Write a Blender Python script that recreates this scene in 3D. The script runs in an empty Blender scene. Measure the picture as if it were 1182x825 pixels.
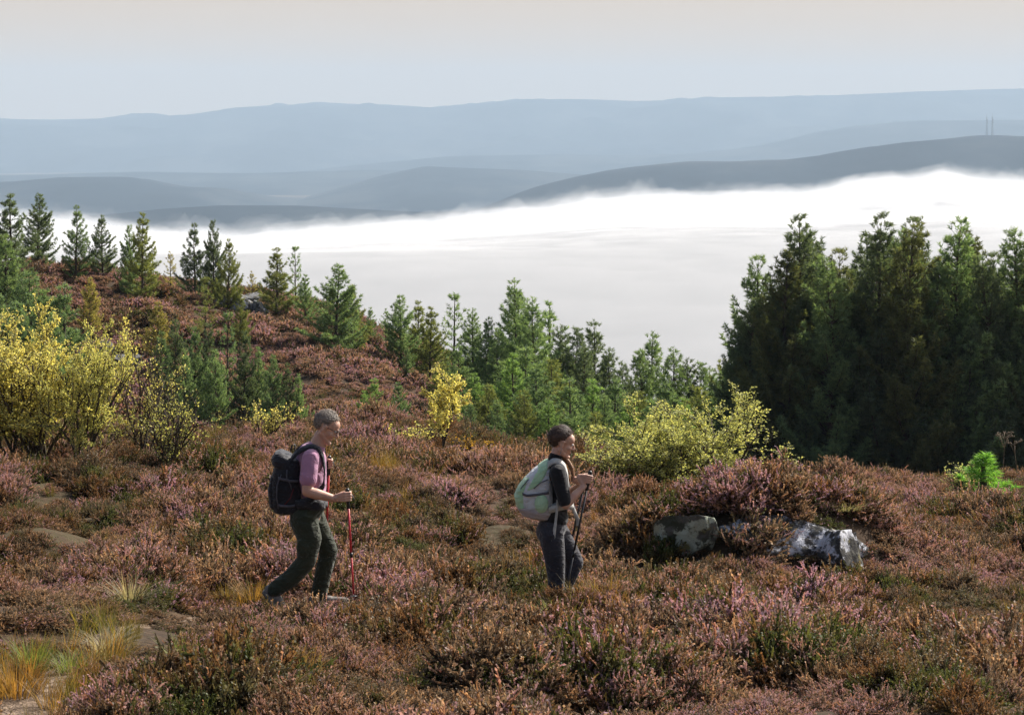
import bpy, bmesh, math, random
import numpy as np
from mathutils import Vector, Matrix

R = math.radians
sc = bpy.context.scene
COL = sc.collection
FPX = 2600.0            # focal length in photo pixels (1182 wide)
HOR = 150.0             # photo row of the true horizon
CX = 591.0

# ------------------------------------------------------------------ camera
cam = bpy.data.cameras.new('camera')
cam.sensor_width = 36.0
cam.lens = FPX / 1182.0 * 36.0
cam.shift_y = -(412.5 - HOR) / 1182.0
cam.clip_start = 0.5
cam.clip_end = 60000.0
camo = bpy.data.objects.new('camera', cam)
camo.location = (0, 0, 0)
camo.rotation_euler = (R(90), 0, 0)
COL.objects.link(camo)
sc.camera = camo

# ------------------------------------------------------------------ light
SUN_AZ = R(48)          # from +Y towards +X
SUN_EL = R(40)
world = bpy.data.worlds.new("World")
sc.world = world
world.use_nodes = True
wn = world.node_tree
wn.nodes.clear()
wo = wn.nodes.new('ShaderNodeOutputWorld')
wb = wn.nodes.new('ShaderNodeBackground')
sky = wn.nodes.new('ShaderNodeTexSky')
sky.sky_type = 'NISHITA'
sky.sun_disc = False
sky.sun_elevation = SUN_EL
sky.sun_rotation = SUN_AZ
sky.air_density = 1.0
sky.dust_density = 6.0
sky.ozone_density = 1.0
sky.altitude = 300
wb.inputs['Strength'].default_value = 0.08
# warm tint added low in the sky to offset the blue of the haze
tcw = wn.nodes.new('ShaderNodeTexCoord'); sep = wn.nodes.new('ShaderNodeSeparateXYZ'); wn.links.new(tcw.outputs['Generated'], sep.inputs[0])
mr = wn.nodes.new('ShaderNodeMapRange'); mr.interpolation_type = 'SMOOTHSTEP'
mr.inputs['From Min'].default_value = 0.02; mr.inputs['From Max'].default_value = 0.22; mr.inputs['To Min'].default_value = 1; mr.inputs['To Max'].default_value = 0
wn.links.new(sep.outputs['Z'], mr.inputs['Value'])
wt = wn.nodes.new('ShaderNodeMix'); wt.data_type = 'RGBA'
wt.inputs[7].default_value = (6.1, 4.2, 2.4, 1)
wn.links.new(mr.outputs[0], wt.inputs[0]); wn.links.new(sky.outputs[0], wt.inputs[6]); wn.links.new(wt.outputs[2], wb.inputs[0])
wn.links.new(wb.outputs[0], wo.inputs[0])

sun = bpy.data.lights.new('sun', 'SUN')
sun.energy = 5.0
sun.angle = R(0.6)
sun.color = (1.0, 0.95, 0.88)
suno = bpy.data.objects.new('sun', sun)
sd = Vector((math.sin(SUN_AZ) * math.cos(SUN_EL), math.cos(SUN_AZ) * math.cos(SUN_EL), math.sin(SUN_EL)))
suno.rotation_euler = (-sd).to_track_quat('-Z', 'Y').to_euler()
suno.location = (30, 20, 60)
COL.objects.link(suno)

sc.view_settings.view_transform = 'Standard'
sc.view_settings.look = 'None'
sc.view_settings.exposure = 0.80
sc.view_settings.gamma = 1.0
sc.cycles.use_denoising = True
sc.cycles.max_bounces = 8
sc.cycles.diffuse_bounces = 3
sc.cycles.glossy_bounces = 2
sc.cycles.transmission_bounces = 4
sc.cycles.volume_bounces = 1
sc.cycles.transparent_max_bounces = 8
sc.cycles.sample_clamp_indirect = 4.0
HAZE_DENS = 0.000085
HAZE_ANISO = 0.05
HAZE_COL = (0.495, 0.63, 0.77, 1)

# ------------------------------------------------------------------ helpers
def tag(o, label=None, cat=None, group=None, kind=None):
    if label: o['label'] = label
    if cat: o['category'] = cat
    if group: o['group'] = group
    if kind: o['kind'] = kind
    return o

def empty(name, loc, rz=0.0):
    o = bpy.data.objects.new(name, None)
    o.location = loc
    o.rotation_euler = (0, 0, rz)
    o.empty_display_size = 0.1
    COL.objects.link(o)
    return o

def mesh_from(name, V, F, smooth=False, attrs=None):
    """V (n,3); F a list of int arrays (m,k)"""
    me = bpy.data.meshes.new(name)
    V = np.asarray(V, dtype=np.float32)
    if not isinstance(F, list): F = [F]
    F = [np.asarray(f, dtype=np.int32) for f in F if len(f)]
    nl = sum(f.size for f in F); nf = sum(len(f) for f in F)
    me.vertices.add(len(V)); me.vertices.foreach_set('co', V.ravel())
    me.loops.add(nl); me.polygons.add(nf)
    me.loops.foreach_set('vertex_index', np.concatenate([f.ravel() for f in F]))
    tot = np.concatenate([np.full(len(f), f.shape[1], dtype=np.int32) for f in F])
    st = np.concatenate([[0], np.cumsum(tot)[:-1]]).astype(np.int32)
    me.polygons.foreach_set('loop_start', st)
    me.polygons.foreach_set('loop_total', tot)
    me.update(calc_edges=True)
    me.validate()
    if smooth:
        me.polygons.foreach_set('use_smooth', np.ones(len(me.polygons), dtype=bool))
    for k, a in (attrs or {}).items():
        at = me.attributes.new(k, 'FLOAT', 'POINT')
        at.data.foreach_set('value', np.asarray(a, dtype=np.float32))
    return me

def link(name, me, mat=None, parent=None, loc=None):
    o = bpy.data.objects.new(name, me)
    COL.objects.link(o)
    if mat is not None and len(me.materials) == 0: me.materials.append(mat)
    if parent is not None: o.parent = parent
    if loc is not None: o.location = loc
    return o

def copy_tree(o, parent=None):
    c = o.copy(); COL.objects.link(c); c.parent = parent
    for ch in list(o.children): copy_tree(ch, c)
    return c

class MB:
    def __init__(s): s.V = []; s.F3 = []; s.F4 = []; s.n = 0
    def add(s, V, F4=None, F3=None):
        V = np.asarray(V, dtype=float).reshape(-1, 3)
        if F4 is not None and len(F4): s.F4.append(np.asarray(F4) + s.n)
        if F3 is not None and len(F3): s.F3.append(np.asarray(F3) + s.n)
        s.V.append(V); s.n += len(V)
    def tube(s, pts, rad, seg=8, flat=1.0, ref=None):
        P = np.asarray(pts, dtype=float); n = len(P)
        rad = np.broadcast_to(np.asarray(rad, dtype=float), (n,))
        T = np.gradient(P, axis=0); T /= np.linalg.norm(T, axis=1)[:, None] + 1e-9
        rf = np.array(ref if ref is not None else ([0, 0, 1] if abs(T[0][2]) < .9 else [0, 1, 0]), dtype=float)
        a = np.arange(seg) / seg * 2 * np.pi
        V = []
        for i in range(n):
            u = np.cross(T[i], rf); u /= np.linalg.norm(u) + 1e-9
            w = np.cross(u, T[i])
            V.append(P[i] + rad[i] * (np.cos(a)[:, None] * u + flat * np.sin(a)[:, None] * w))
        V = np.concatenate(V + [P[:1], P[-1:]])
        F4 = []; F3 = []
        for i in range(n - 1):
            for j in range(seg):
                k = (j + 1) % seg
                F4.append((i * seg + j, i * seg + k, (i + 1) * seg + k, (i + 1) * seg + j))
        for j in range(seg):
            k = (j + 1) % seg
            F3.append((n * seg, k, j)); F3.append((n * seg + 1, (n - 1) * seg + j, (n - 1) * seg + k))
        s.add(V, F4, F3)
    def capsule(s, p0, p1, r0, r1, seg=14):
        p0 = np.array(p0, float); p1 = np.array(p1, float)
        d = p1 - p0; L = np.linalg.norm(d); t = d / (L + 1e-9)
        pts = []; rr = []
        for a in np.linspace(-80, 0, 5):
            pts.append(p0 + t * r0 * math.sin(R(a))); rr.append(r0 * math.cos(R(a)))
        for a in np.linspace(0, 80, 5):
            pts.append(p1 + t * r1 * math.sin(R(a))); rr.append(r1 * math.cos(R(a)))
        if L < 1e-4: pts = pts[:5] + pts[6:]; rr = rr[:5] + rr[6:]
        s.tube(pts, rr, seg)
    def chain(s, pts, rr, seg=14):
        for i in range(len(pts) - 1): s.capsule(pts[i], pts[i + 1], rr[i], rr[i + 1], seg)
    def ellipsoid(s, c, rad, M=None, nu=20, nv=12):
        th = np.linspace(0, np.pi, nv + 1)[1:-1]; ph = np.arange(nu) / nu * 2 * np.pi
        V = [[0, 0, 1]]
        for t in th:
            for p in ph: V.append([math.sin(t) * math.cos(p), math.sin(t) * math.sin(p), math.cos(t)])
        V.append([0, 0, -1]); V = np.array(V) * np.array(rad)
        if M is not None: V = V @ np.array(M).T
        V = V + np.array(c)
        F4 = []; F3 = []; n = len(V)
        for j in range(nu):
            F3.append((0, 1 + j, 1 + (j + 1) % nu))
            b = 1 + (nv - 2) * nu
            F3.append((n - 1, b + (j + 1) % nu, b + j))
            for i in range(nv - 2):
                F4.append((1 + i * nu + j, 1 + (i + 1) * nu + j, 1 + (i + 1) * nu + (j + 1) % nu, 1 + i * nu + (j + 1) % nu))
        s.add(V, F4, F3)
    def box(s, c, h, M=None):
        V = np.array([[x, y, z] for x in (-1, 1) for y in (-1, 1) for z in (-1, 1)], float) * np.array(h)
        if M is not None: V = V @ np.array(M).T
        s.add(V + np.array(c), [(0, 1, 3, 2), (4, 6, 7, 5), (0, 4, 5, 1), (2, 3, 7, 6), (0, 2, 6, 4), (1, 5, 7, 3)])
    def mesh(s, name, smooth=True):
        F = []
        if s.F4: F.append(np.concatenate(s.F4))
        if s.F3: F.append(np.concatenate(s.F3))
        return mesh_from(name, np.concatenate(s.V), F, smooth)
    def build(s, name, mat, parent=None, smooth=True):
        return link(name, s.mesh(name, smooth), mat, parent)
    def remesh(s, name, mat, parent=None, vox=.006, smooth_it=3, fac=.5):
        me = s.mesh(name)
        o = bpy.data.objects.new(name + '_tmp', me); COL.objects.link(o)
        m = o.modifiers.new('r', 'REMESH'); m.mode = 'VOXEL'; m.voxel_size = vox; m.use_smooth_shade = True
        m2 = o.modifiers.new('s', 'SMOOTH'); m2.factor = fac; m2.iterations = smooth_it
        dg = bpy.context.evaluated_depsgraph_get()
        me2 = bpy.data.meshes.new_from_object(o.evaluated_get(dg))
        bpy.data.objects.remove(o); bpy.data.meshes.remove(me)
        me2.name = name; me2.materials.clear()
        me2.polygons.foreach_set('use_smooth', np.ones(len(me2.polygons), dtype=bool))
        return link(name, me2, mat, parent)

def _hash(ix, iy, seed):
    h = (ix.astype(np.int64) * 374761393 + iy.astype(np.int64) * 668265263 + seed * 982451653) & 0xffffffff
    h = ((h ^ (h >> 13)) * 1274126177) & 0xffffffff
    h = h ^ (h >> 16)
    return (h & 0xffff) / 65535.0

def vnoise(x, y, seed=0):
    x = np.asarray(x, float); y = np.asarray(y, float)
    ix = np.floor(x); iy = np.floor(y); fx = x - ix; fy = y - iy
    fx = fx * fx * fx * (fx * (fx * 6 - 15) + 10); fy = fy * fy * fy * (fy * (fy * 6 - 15) + 10)
    ix = ix.astype(np.int64); iy = iy.astype(np.int64)
    a = _hash(ix, iy, seed); b = _hash(ix + 1, iy, seed); c = _hash(ix, iy + 1, seed); d = _hash(ix + 1, iy + 1, seed)
    return (a * (1 - fx) + b * fx) * (1 - fy) + (c * (1 - fx) + d * fx) * fy - 0.5

def fbm(x, y, seed=0, oct=4, gain=.5):
    s = 0; a = 1.0
    for i in range(oct):
        s = s + a * vnoise(x * 2 ** i + 17.3 * i, y * 2 ** i - 9.1 * i, seed + i); a *= gain
    return s

# ------------------------------------------------------------------ materials
def nt(name):
    m = bpy.data.materials.new(name); m.use_nodes = True
    n = m.node_tree; n.nodes.clear()
    return m, n, n.nodes.new('ShaderNodeOutputMaterial')

def N(n, t, **k):
    x = n.nodes.new(t)
    for a, b in k.items():
        if a in x.bl_rna.properties.keys(): setattr(x, a, b)
        else: x.inputs[a].default_value = b
    return x

def ramp(n, fac, stops, interp='LINEAR'):
    r = n.nodes.new('ShaderNodeValToRGB'); r.color_ramp.interpolation = interp
    e = r.color_ramp.elements
    while len(e) < len(stops): e.new(0.5)
    for i, (p, c) in enumerate(stops):
        e[i].position = p; e[i].color = (*c, 1) if len(c) == 3 else c
    n.links.new(fac, r.inputs[0])
    return r.outputs[0]

def mix(n, fac, a, b, mode='MIX'):
    m = n.nodes.new('ShaderNodeMix'); m.data_type = 'RGBA'; m.blend_type = mode
    for s, v in ((m.inputs[0], fac), (m.inputs[6], a), (m.inputs[7], b)):
        if isinstance(v, bpy.types.NodeSocket): n.links.new(v, s)
        elif isinstance(v, (int, float)): s.default_value = v
        else: s.default_value = (*v, 1)
    return m.outputs[2]

def mth(n, op, a, b=0.0, c=None):
    m = n.nodes.new('ShaderNodeMath'); m.operation = op
    for i, v in enumerate((a, b, c)):
        if v is None: continue
        if isinstance(v, bpy.types.NodeSocket): n.links.new(v, m.inputs[i])
        else: m.inputs[i].default_value = v
    return m.outputs[0]

def noise(n, scale, detail=3, vec=None, rough=.5, out=0):
    t = N(n, 'ShaderNodeTexNoise'); t.inputs['Scale'].default_value = scale
    t.inputs['Detail'].default_value = detail; t.inputs['Roughness'].default_value = rough
    if vec is not None: n.links.new(vec, t.inputs['Vector'])
    return t.outputs[out]

def simple(name, col, rough=.8, bump=None, col2=None, scale=20, spec=.3, metal=0):
    m, n, out = nt(name)
    p = N(n, 'ShaderNodeBsdfPrincipled')
    p.inputs['Roughness'].default_value = rough
    p.inputs['Specular IOR Level'].default_value = spec
    p.inputs['Metallic'].default_value = metal
    tc = N(n, 'ShaderNodeTexCoord').outputs['Object']
    c2 = col2 or tuple(c * .7 for c in col)
    f = ramp(n, noise(n, scale, 4, tc), [(.35, (0, 0, 0)), (.65, (1, 1, 1))])
    n.links.new(mix(n, f, col, c2), p.inputs['Base Color'])
    if bump:
        b = N(n, 'ShaderNodeBump'); b.inputs['Distance'].default_value = bump[1]; b.inputs['Strength'].default_value = .8
        n.links.new(noise(n, bump[0], 4, tc), b.inputs['Height']); n.links.new(b.outputs[0], p.inputs['Normal'])
    n.links.new(p.outputs[0], out.inputs[0])
    return m

def leafmat(name, trans=.4, base=None, tcol=(1.2, 1.15, .65), rough=.6, use_objcol=True):
    """colour = object colour (or base(n)) * per-leaf variation; thin translucent"""
    m, n, out = nt(name)
    oi = N(n, 'ShaderNodeObjectInfo')
    at = N(n, 'ShaderNodeAttribute', attribute_name='rnd')
    c = base(n, at.outputs['Fac'], oi) if base else oi.outputs['Color']
    v = ramp(n, at.outputs['Fac'], [(0, (.45, .52, .5)), (.5, (.95, .97, .95)), (1, (1.45, 1.35, 1.15))])
    c = mix(n, 1.0, c, v, 'MULTIPLY')
    d = N(n, 'ShaderNodeBsdfPrincipled'); d.inputs['Roughness'].default_value = rough
    d.inputs['Specular IOR Level'].default_value = .25
    n.links.new(c, d.inputs['Base Color'])
    t = N(n, 'ShaderNodeBsdfTranslucent')
    n.links.new(mix(n, 1.0, c, tcol, 'MULTIPLY'), t.inputs['Color'])
    ms = N(n, 'ShaderNodeMixShader'); ms.inputs[0].default_value = trans
    n.links.new(d.outputs[0], ms.inputs[1]); n.links.new(t.outputs[0], ms.inputs[2])
    n.links.new(ms.outputs[0], out.inputs[0])
    return m

M_needle = leafmat('pine_needles', .45, tcol=(1.25, 1.2, .6))
M_leaf = leafmat('small_leaves', .5)
M_bark = simple('bark', (.12, .085, .06), .9, (40, .01), (.05, .04, .035), 12)
M_twig = simple('twig', (.10, .075, .055), .9, None, (.05, .04, .03), 30)

def heather_base(n, rnd, oi):
    t = N(n, 'ShaderNodeAttribute', attribute_name='tip').outputs['Fac']
    fl = N(n, 'ShaderNodeAttribute', attribute_name='flo').outputs['Fac']
    pos = N(n, 'ShaderNodeNewGeometry').outputs['Position']
    big = noise(n, .55, 3, pos, .6)
    mid = noise(n, 2.2, 2, pos, .6)
    r = oi.outputs['Random']
    fol = mix(n, ramp(n, mid, [(.42, (0, 0, 0)), (.56, (1, 1, 1))]), (.105, .125, .035), (.21, .115, .05))
    fol = mix(n, ramp(n, r, [(.45, (0, 0, 0)), (.9, (1, 1, 1))]), fol, (.20, .145, .10))
    wood = (.06, .042, .032)
    fol = mix(n, ramp(n, t, [(.25, (0, 0, 0)), (.6, (1, 1, 1))]), wood, fol)
    flr = mix(n, ramp(n, big, [(.42, (0, 0, 0)), (.6, (1, 1, 1))]), (.47, .29, .265), (.62, .37, .50))
    flr = mix(n, ramp(n, rnd, [(.5, (0, 0, 0)), (1, (1, 1, 1))]), flr, (.34, .19, .13))
    flr = mix(n, ramp(n, mth(n, 'MULTIPLY_ADD', r, .35, mid), [(.62, (0, 0, 0)), (.8, (1, 1, 1))]), flr, (.40, .27, .16))
    return mix(n, fl, fol, flr)
M_heather = leafmat('heather_sprigs', .4, heather_base, (1.12, 1.0, .88), .6)

def grass_base(n, rnd, oi):
    t = N(n, 'ShaderNodeAttribute', attribute_name='tip').outputs['Fac']
    r = oi.outputs['Random']
    pos = N(n, 'ShaderNodeNewGeometry').outputs['Position']
    k = mth(n, 'MULTIPLY_ADD', r, .25, noise(n, .8, 2, pos))
    a = ramp(n, k, [(.42, (.10, .13, .035)), (.58, (.19, .15, .05)), (.75, (.25, .11, .035))])
    return mix(n, t, a, (.30, .21, .09))
M_grass = leafmat('moor_grass', .45, grass_base, (1.2, 1.1, .5), .6)
M_grass_col = leafmat('tussock_grass', .45)

# ground: peaty soil with litter and moss
def ground_mat():
    m, n, out = nt('moor_soil')
    p = N(n, 'ShaderNodeBsdfPrincipled'); p.inputs['Roughness'].default_value = .95
    p.inputs['Specular IOR Level'].default_value = .1
    pos = N(n, 'ShaderNodeNewGeometry').outputs['Position']
    a = mix(n, ramp(n, noise(n, 1.1, 5, pos), [(.4, (0, 0, 0)), (.6, (1, 1, 1))]), (.045, .032, .022), (.08, .052, .032))
    a = mix(n, ramp(n, noise(n, .16, 4, pos), [(.5, (0, 0, 0)), (.6, (1, 1, 1))]), a, (.06, .048, .025))
    a = mix(n, ramp(n, noise(n, 14, 3, pos), [(.45, (0, 0, 0)), (.7, (1, 1, 1))]), a, (.075, .05, .032))
    n.links.new(a, p.inputs['Base Color'])
    b = N(n, 'ShaderNodeBump'); b.inputs['Distance'].default_value = .05; b.inputs['Strength'].default_value = .7
    n.links.new(noise(n, 9, 5, pos), b.inputs['Height']); n.links.new(b.outputs[0], p.inputs['Normal'])
    n.links.new(p.outputs[0], out.inputs[0])
    return m
M_ground = ground_mat()

# ------------------------------------------------------------------ terrain height
UA = np.array([-900, 0, 60, 130, 200, 300, 360, 450, 550, 645, 700, 800, 900, 1000, 1100, 1182, 1900.])
def U(*pairs):
    x = [p[0] for p in pairs]; y = [p[1] for p in pairs]
    return np.interp(UA, x, y)
CR = U((-900, 500), (0, 492), (200, 488), (360, 494), (450, 496), (520, 505), (600, 516), (700, 530), (850, 550), (1000, 556), (1100, 560), (1182, 552), (1900, 552))
KR = U((-900, 288), (0, 300), (60, 304), (130, 314), (200, 318), (250, 326), (300, 342), (350, 352), (400, 372), (450, 392), (500, 412), (550, 434), (600, 470), (650, 510), (700, 545), (900, 560), (1900, 560))
def zpy(py, Y): return -(py - HOR) / FPX * Y
ZM = U((-900, -3.5), (0, -3.58), (360, -3.66), (645, -3.84), (900, -3.9), (1182, -3.9), (1900, -3.8))
lf = U((-900, 1), (450, 1), (600, .45), (700, 0), (1900, 0))       # 1 on the left hill side
YA = np.array([-60, 0, 17.4, 28, 38, 46, 60, 75, 90, 102, 115, 125, 160, 300, 700, 1200, 40000.])
one = np.ones_like(UA)
TAB = np.stack([one * 2.5, one * -1.7, ZM, (ZM + (zpy(CR, 38) - ZM) * .5), zpy(CR, 38), zpy(CR, 38) - 2.0,
                lf * -10.6 + (1 - lf) * -11.8, lf * -11.7 + (1 - lf) * -13.4, lf * -11.3 + (1 - lf) * -14.2,
                (lf * -11.3 + (1 - lf) * -14.2) * .42 + zpy(KR, 115) * .58, zpy(KR, 115), zpy(KR, 115) - .9,
                one * -20, one * -60, one * -170, one * -260, one * -260])
ROCKX, ROCKY = 2.45, 21.9
def _h0(u, Y):
    iy = np.clip(np.searchsorted(YA, Y) - 1, 0, len(YA) - 2)
    fy = np.clip((Y - YA[iy]) / (YA[iy + 1] - YA[iy]), 0, 1)
    u = np.clip(u, UA[0], UA[-1] - 1e-3)
    iu = np.clip(np.searchsorted(UA, u) - 1, 0, len(UA) - 2)
    fu = (u - UA[iu]) / (UA[iu + 1] - UA[iu])
    a = TAB[iy, iu] * (1 - fu) + TAB[iy, iu + 1] * fu
    b = TAB[iy + 1, iu] * (1 - fu) + TAB[iy + 1, iu + 1] * fu
    return a * (1 - fy) + b * fy
def H(X, Y):
    X = np.asarray(X, float); Y = np.asarray(Y, float)
    X, Y = np.broadcast_arrays(X, Y)
    u = X / np.maximum(Y, 12.) * FPX + CX
    w = np.maximum(Y, 8.) * .045
    z = sum(_h0(u + du, Y + k * w) for k in (-1, -.5, 0, .5, 1) for du in (-25, 0, 25)) / 15.
    near = np.clip((Y + 2) / 8., 0, 1) * np.clip((300 - Y) / 100., 0, 1)
    far = np.clip((Y - 60) / 30., 0, 1)
    z = z + near * (.27 * vnoise(X / 1.7, Y / 2.1, 5) + .15 * vnoise(X / 1.05, Y / 1.15, 8) + .12 * vnoise(X / .7, Y / .8, 6) + .35 * vnoise(X / 5.5, Y / 5.5, 7) * np.clip((Y - 18) / 10, 0, 1))
    z = z + far * near * (.7 * fbm(X / 7, Y / 7, 9, 3) + .28 * vnoise(X / 2.5, Y / 2.5, 12))
    rb = ((X - ROCKX) / 1.45) ** 2 + ((Y - ROCKY - .35) / .95) ** 2
    z = z + .78 * np.exp(-rb ** 1.6) - .10 * np.exp(-((X + 1.6) ** 2 + ((Y - 16.8) / .9) ** 2) ** 1.2 * 1.6) + .26 * np.exp(-(((X - .38) / .7) ** 2 + ((Y - 16.95) / .42) ** 2) ** 1.3)
    return z
def hz(x, y): return float(H(np.array([x]), np.array([y]))[0])
def ground_at(u, py, y0=9., y1=45.):
    Y = np.linspace(y0, y1, 1500); X = (u - CX) / FPX * Y
    g = H(X, Y); ray = zpy(py, Y)
    i = np.argmax(g > ray)
    return float(X[i]), float(Y[i]), float(g[i])
def wx(u, Y): return (u - CX) / FPX * Y

# ground sheet
rows = np.concatenate([np.linspace(-60, 6, 40), np.linspace(6.2, 44, 210)[0:], np.linspace(44.6, 130, 150), np.geomspace(132, 20300, 120)])
tt = np.linspace(-1, 1, 321); tt = np.sign(tt) * (.35 * np.abs(tt) + .65 * np.abs(tt) ** 3)
YY = np.repeat(rows[:, None], len(tt), 1)
WW = 14 + np.maximum(YY, 0) * .95
XX = tt[None, :] * WW
ZZ = H(XX, YY)
nr, nc = XX.shape
idx = np.arange(nr * nc).reshape(nr, nc)
Fg = np.stack([idx[:-1, :-1], idx[:-1, 1:], idx[1:, 1:], idx[1:, :-1]], -1).reshape(-1, 4)
g = link('ground', mesh_from('ground', np.stack([XX, YY, ZZ], -1).reshape(-1, 3), Fg, True), M_ground)
tag(g, 'brown peaty moorland ground under the heather and hill', 'ground', kind='structure')

# ------------------------------------------------------------------ far hills
def hill_mat():
    m, n, out = nt('distant_moor')
    p = N(n, 'ShaderNodeBsdfPrincipled'); p.inputs['Roughness'].default_value = 1; p.inputs['Specular IOR Level'].default_value = 0
    pos = N(n, 'ShaderNodeNewGeometry').outputs['Position']
    mp = N(n, 'ShaderNodeMapping'); mp.inputs['Scale'].default_value = (1, .45, 2.0); n.links.new(pos, mp.inputs[0])
    a = ramp(n, noise(n, .0019, 6, mp.outputs[0], .62), [(.42, (.004, .010, .016)), (.50, (.012, .020, .028)), (.60, (.034, .040, .044))])  # blue of the distance haze is put into the hill colour itself
    n.links.new(a, p.inputs['Base Color']); n.links.new(p.outputs[0], out.inputs[0])
    return m
M_hill = hill_mat()
def ridge(name, label, Y, pts, front, back, seed, rough=.05, base=-262):
    xs = np.array([p[0] for p in pts], float); ys = np.array([p[1] for p in pts], float)
    us = np.linspace(xs[0], xs[-1], 420)
    py = np.interp(us, xs, ys)
    ker = np.hanning(15); ker /= ker.sum()
    py = np.convolve(np.pad(py, 7, mode='edge'), ker, 'valid')
    v = np.concatenate([-np.linspace(1, 0, 60) ** 1.0, np.linspace(0, 1, 26)[1:]])
    UU, VV = np.meshgrid(us, v)
    zc = zpy(np.repeat(py[None, :], len(v), 0), Y)
    YYr = Y + np.where(VV < 0, VV * front, VV * back)
    XXr = (UU - CX) / FPX * Y + fbm(YYr / 900, UU / 90, seed + 9, 2) * 120 * (np.abs(VV))
    prof = np.where(VV < 0, .5 + .5 * np.cos(np.pi * np.abs(VV) ** .9), 1 - VV ** 2)
    zz = base + (zc - base) * prof
    amp = (zc - base) * rough
    zz = zz + amp * fbm(XXr / 700, YYr / 700, seed, 5, .55) * np.clip(np.abs(VV) * 5, .05, 1) * np.clip((1 - np.abs(VV)) * 4, 0, 1)
    nrr, ncc = XXr.shape
    ii = np.arange(nrr * ncc).reshape(nrr, ncc)
    F = np.stack([ii[:-1, :-1], ii[:-1, 1:], ii[1:, 1:], ii[1:, :-1]], -1).reshape(-1, 4)
    o = link(name, mesh_from(name, np.stack([XXr, YYr, zz], -1).reshape(-1, 3), F, True), M_hill)
    return tag(o, label, 'hill', kind='structure')
ridge('hill', 'long pale plateau mountain along the skyline', 17000,
      [(-700, 150), (-300, 142), (0, 137), (60, 138), (150, 136), (215, 134), (280, 124), (330, 121), (440, 120), (510, 125), (540, 122), (600, 115), (660, 114), (740, 117), (850, 113), (930, 112), (1000, 108), (1100, 104), (1182, 102), (1500, 105), (1900, 118)], 4200, 2500, 1, .22)
ridge('hill', 'faint low ridge in front of the far plateau', 12500,
      [(-600, 200), (-200, 210), (100, 215), (250, 212), (330, 200), (420, 190), (520, 180), (640, 178), (720, 182), (800, 178), (870, 170), (960, 150), (1050, 140), (1182, 138), (1500, 150), (1800, 190)], 2600, 1500, 2, .2)
ridge('hill', 'very low pale ridge between the far plateau and the left hill', 10600,
      [(-700, 204), (-300, 200), (0, 203), (150, 199), (300, 201), (420, 197), (560, 200), (800, 206), (1100, 215)], 1800, 1500, 14, .2)
ridge('hill', 'dim blue hill with a flat shoulder behind the left pines', 7200,
      [(-700, 200), (-200, 214), (0, 211), (60, 206), (140, 205), (158, 211), (185, 217), (240, 219), (262, 225), (300, 234), (350, 246), (450, 262), (600, 300)], 2400, 1500, 3, .15)
ridge('hill', 'pale rounded hill in the centre distance', 9000,
      [(230, 262), (330, 234), (400, 214), (440, 203), (490, 192), (540, 194), (600, 196), (650, 200), (720, 206), (850, 220), (1000, 240)], 2400, 1500, 4, .15)
ridge('hill', 'dark low wooded ridge just behind the fog edge', 4900,
      [(-700, 300), (0, 262), (110, 250), (180, 242), (240, 239), (330, 238), (400, 243), (480, 247), (530, 245), (600, 252), (800, 300)], 700, 1100, 5, .1)
HILL_R = ridge('hill', 'long blue hill carrying two masts at the right', 5900,
      [(400, 300), (500, 262), (545, 246), (600, 226), (680, 205), (740, 195), (800, 188), (850, 188), (920, 184), (970, 178), (1030, 167), (1100, 160), (1150, 156), (1182, 158), (1350, 170), (1600, 200), (1900, 250)], 1500, 1400, 6, .12)

# ------------------------------------------------------------------ sea of fog in the valley
FG = [(-900, 255), (0, 250), (60, 256), (120, 264), (170, 272), (265, 277), (400, 266), (480, 257), (550, 247), (620, 238), (700, 228), (760, 224), (850, 221), (920, 223), (1000, 210), (1050, 206), (1090, 199), (1130, 206), (1182, 214), (1500, 222), (1900, 235)]
def fog_sheet(lift, namp, seed, sx=260., wisp=False):
    us = np.linspace(-850, 1850, 900)
    rows = np.concatenate([np.linspace(620, 900, 10), np.linspace(920, 2800, 90), np.linspace(2810, 3750, 150), np.linspace(3770, 4300, 30)])
    UU, YYf = np.meshgrid(us, rows)
    F = np.interp(UU, [p[0] for p in FG], [p[1] for p in FG])
    zl = zpy(F, 3500.)
    t = np.clip((YYf - 1700) / 1800., 0, 1)
    z = zpy(300, 1700.) * (1 - t) + (zl - 4) * t - (np.clip((1700 - YYf) / 700., 0, 2) ** 2) * 85
    XXf = (UU - CX) / FPX * np.maximum(YYf, 600)
    z = z - np.clip((YYf - 3500) / 800, 0, 1) ** 1.3 * 220
    b1 = fbm(XXf / 620, YYf / 620, 43, 2, .35)
    b2 = (1 - np.abs(fbm(XXf / sx, YYf / (sx * .8), seed, 5, .55)) * 2) if wisp else .72 + 1.1 * fbm(XXf / sx, YYf / sx, seed, 4, .45)
    edge = np.clip((YYf - 1900) / 1300, 0.10, 1)
    z = z + b1 * 34 * (.6 + .4 * edge) + (b2 - .72) * namp * edge + lift * edge
    n1, n2 = XXf.shape
    ii = np.arange(n1 * n2).reshape(n1, n2)
    Fc = np.stack([ii[:-1, :-1], ii[:-1, 1:], ii[1:, 1:], ii[1:, :-1]], -1).reshape(-1, 4)
    V = np.stack([XXf, YYf, z], -1).reshape(-1, 3)
    return V, Fc, ii
m, n, out = nt('fog_white')
p = N(n, 'ShaderNodeBsdfDiffuse'); p.inputs['Color'].default_value = (.35, .35, .35, 1)
n.links.new(p.outputs[0], out.inputs[0]); M_fog = m
V, Fc, ii = fog_sheet(-8, 9, 40, 380.)
fo = link('fog_bank', mesh_from('fog_bank', V, Fc, True), M_fog)
tag(fo, 'white sea of fog filling the valley below the hills', 'fog', kind='stuff')
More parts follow.
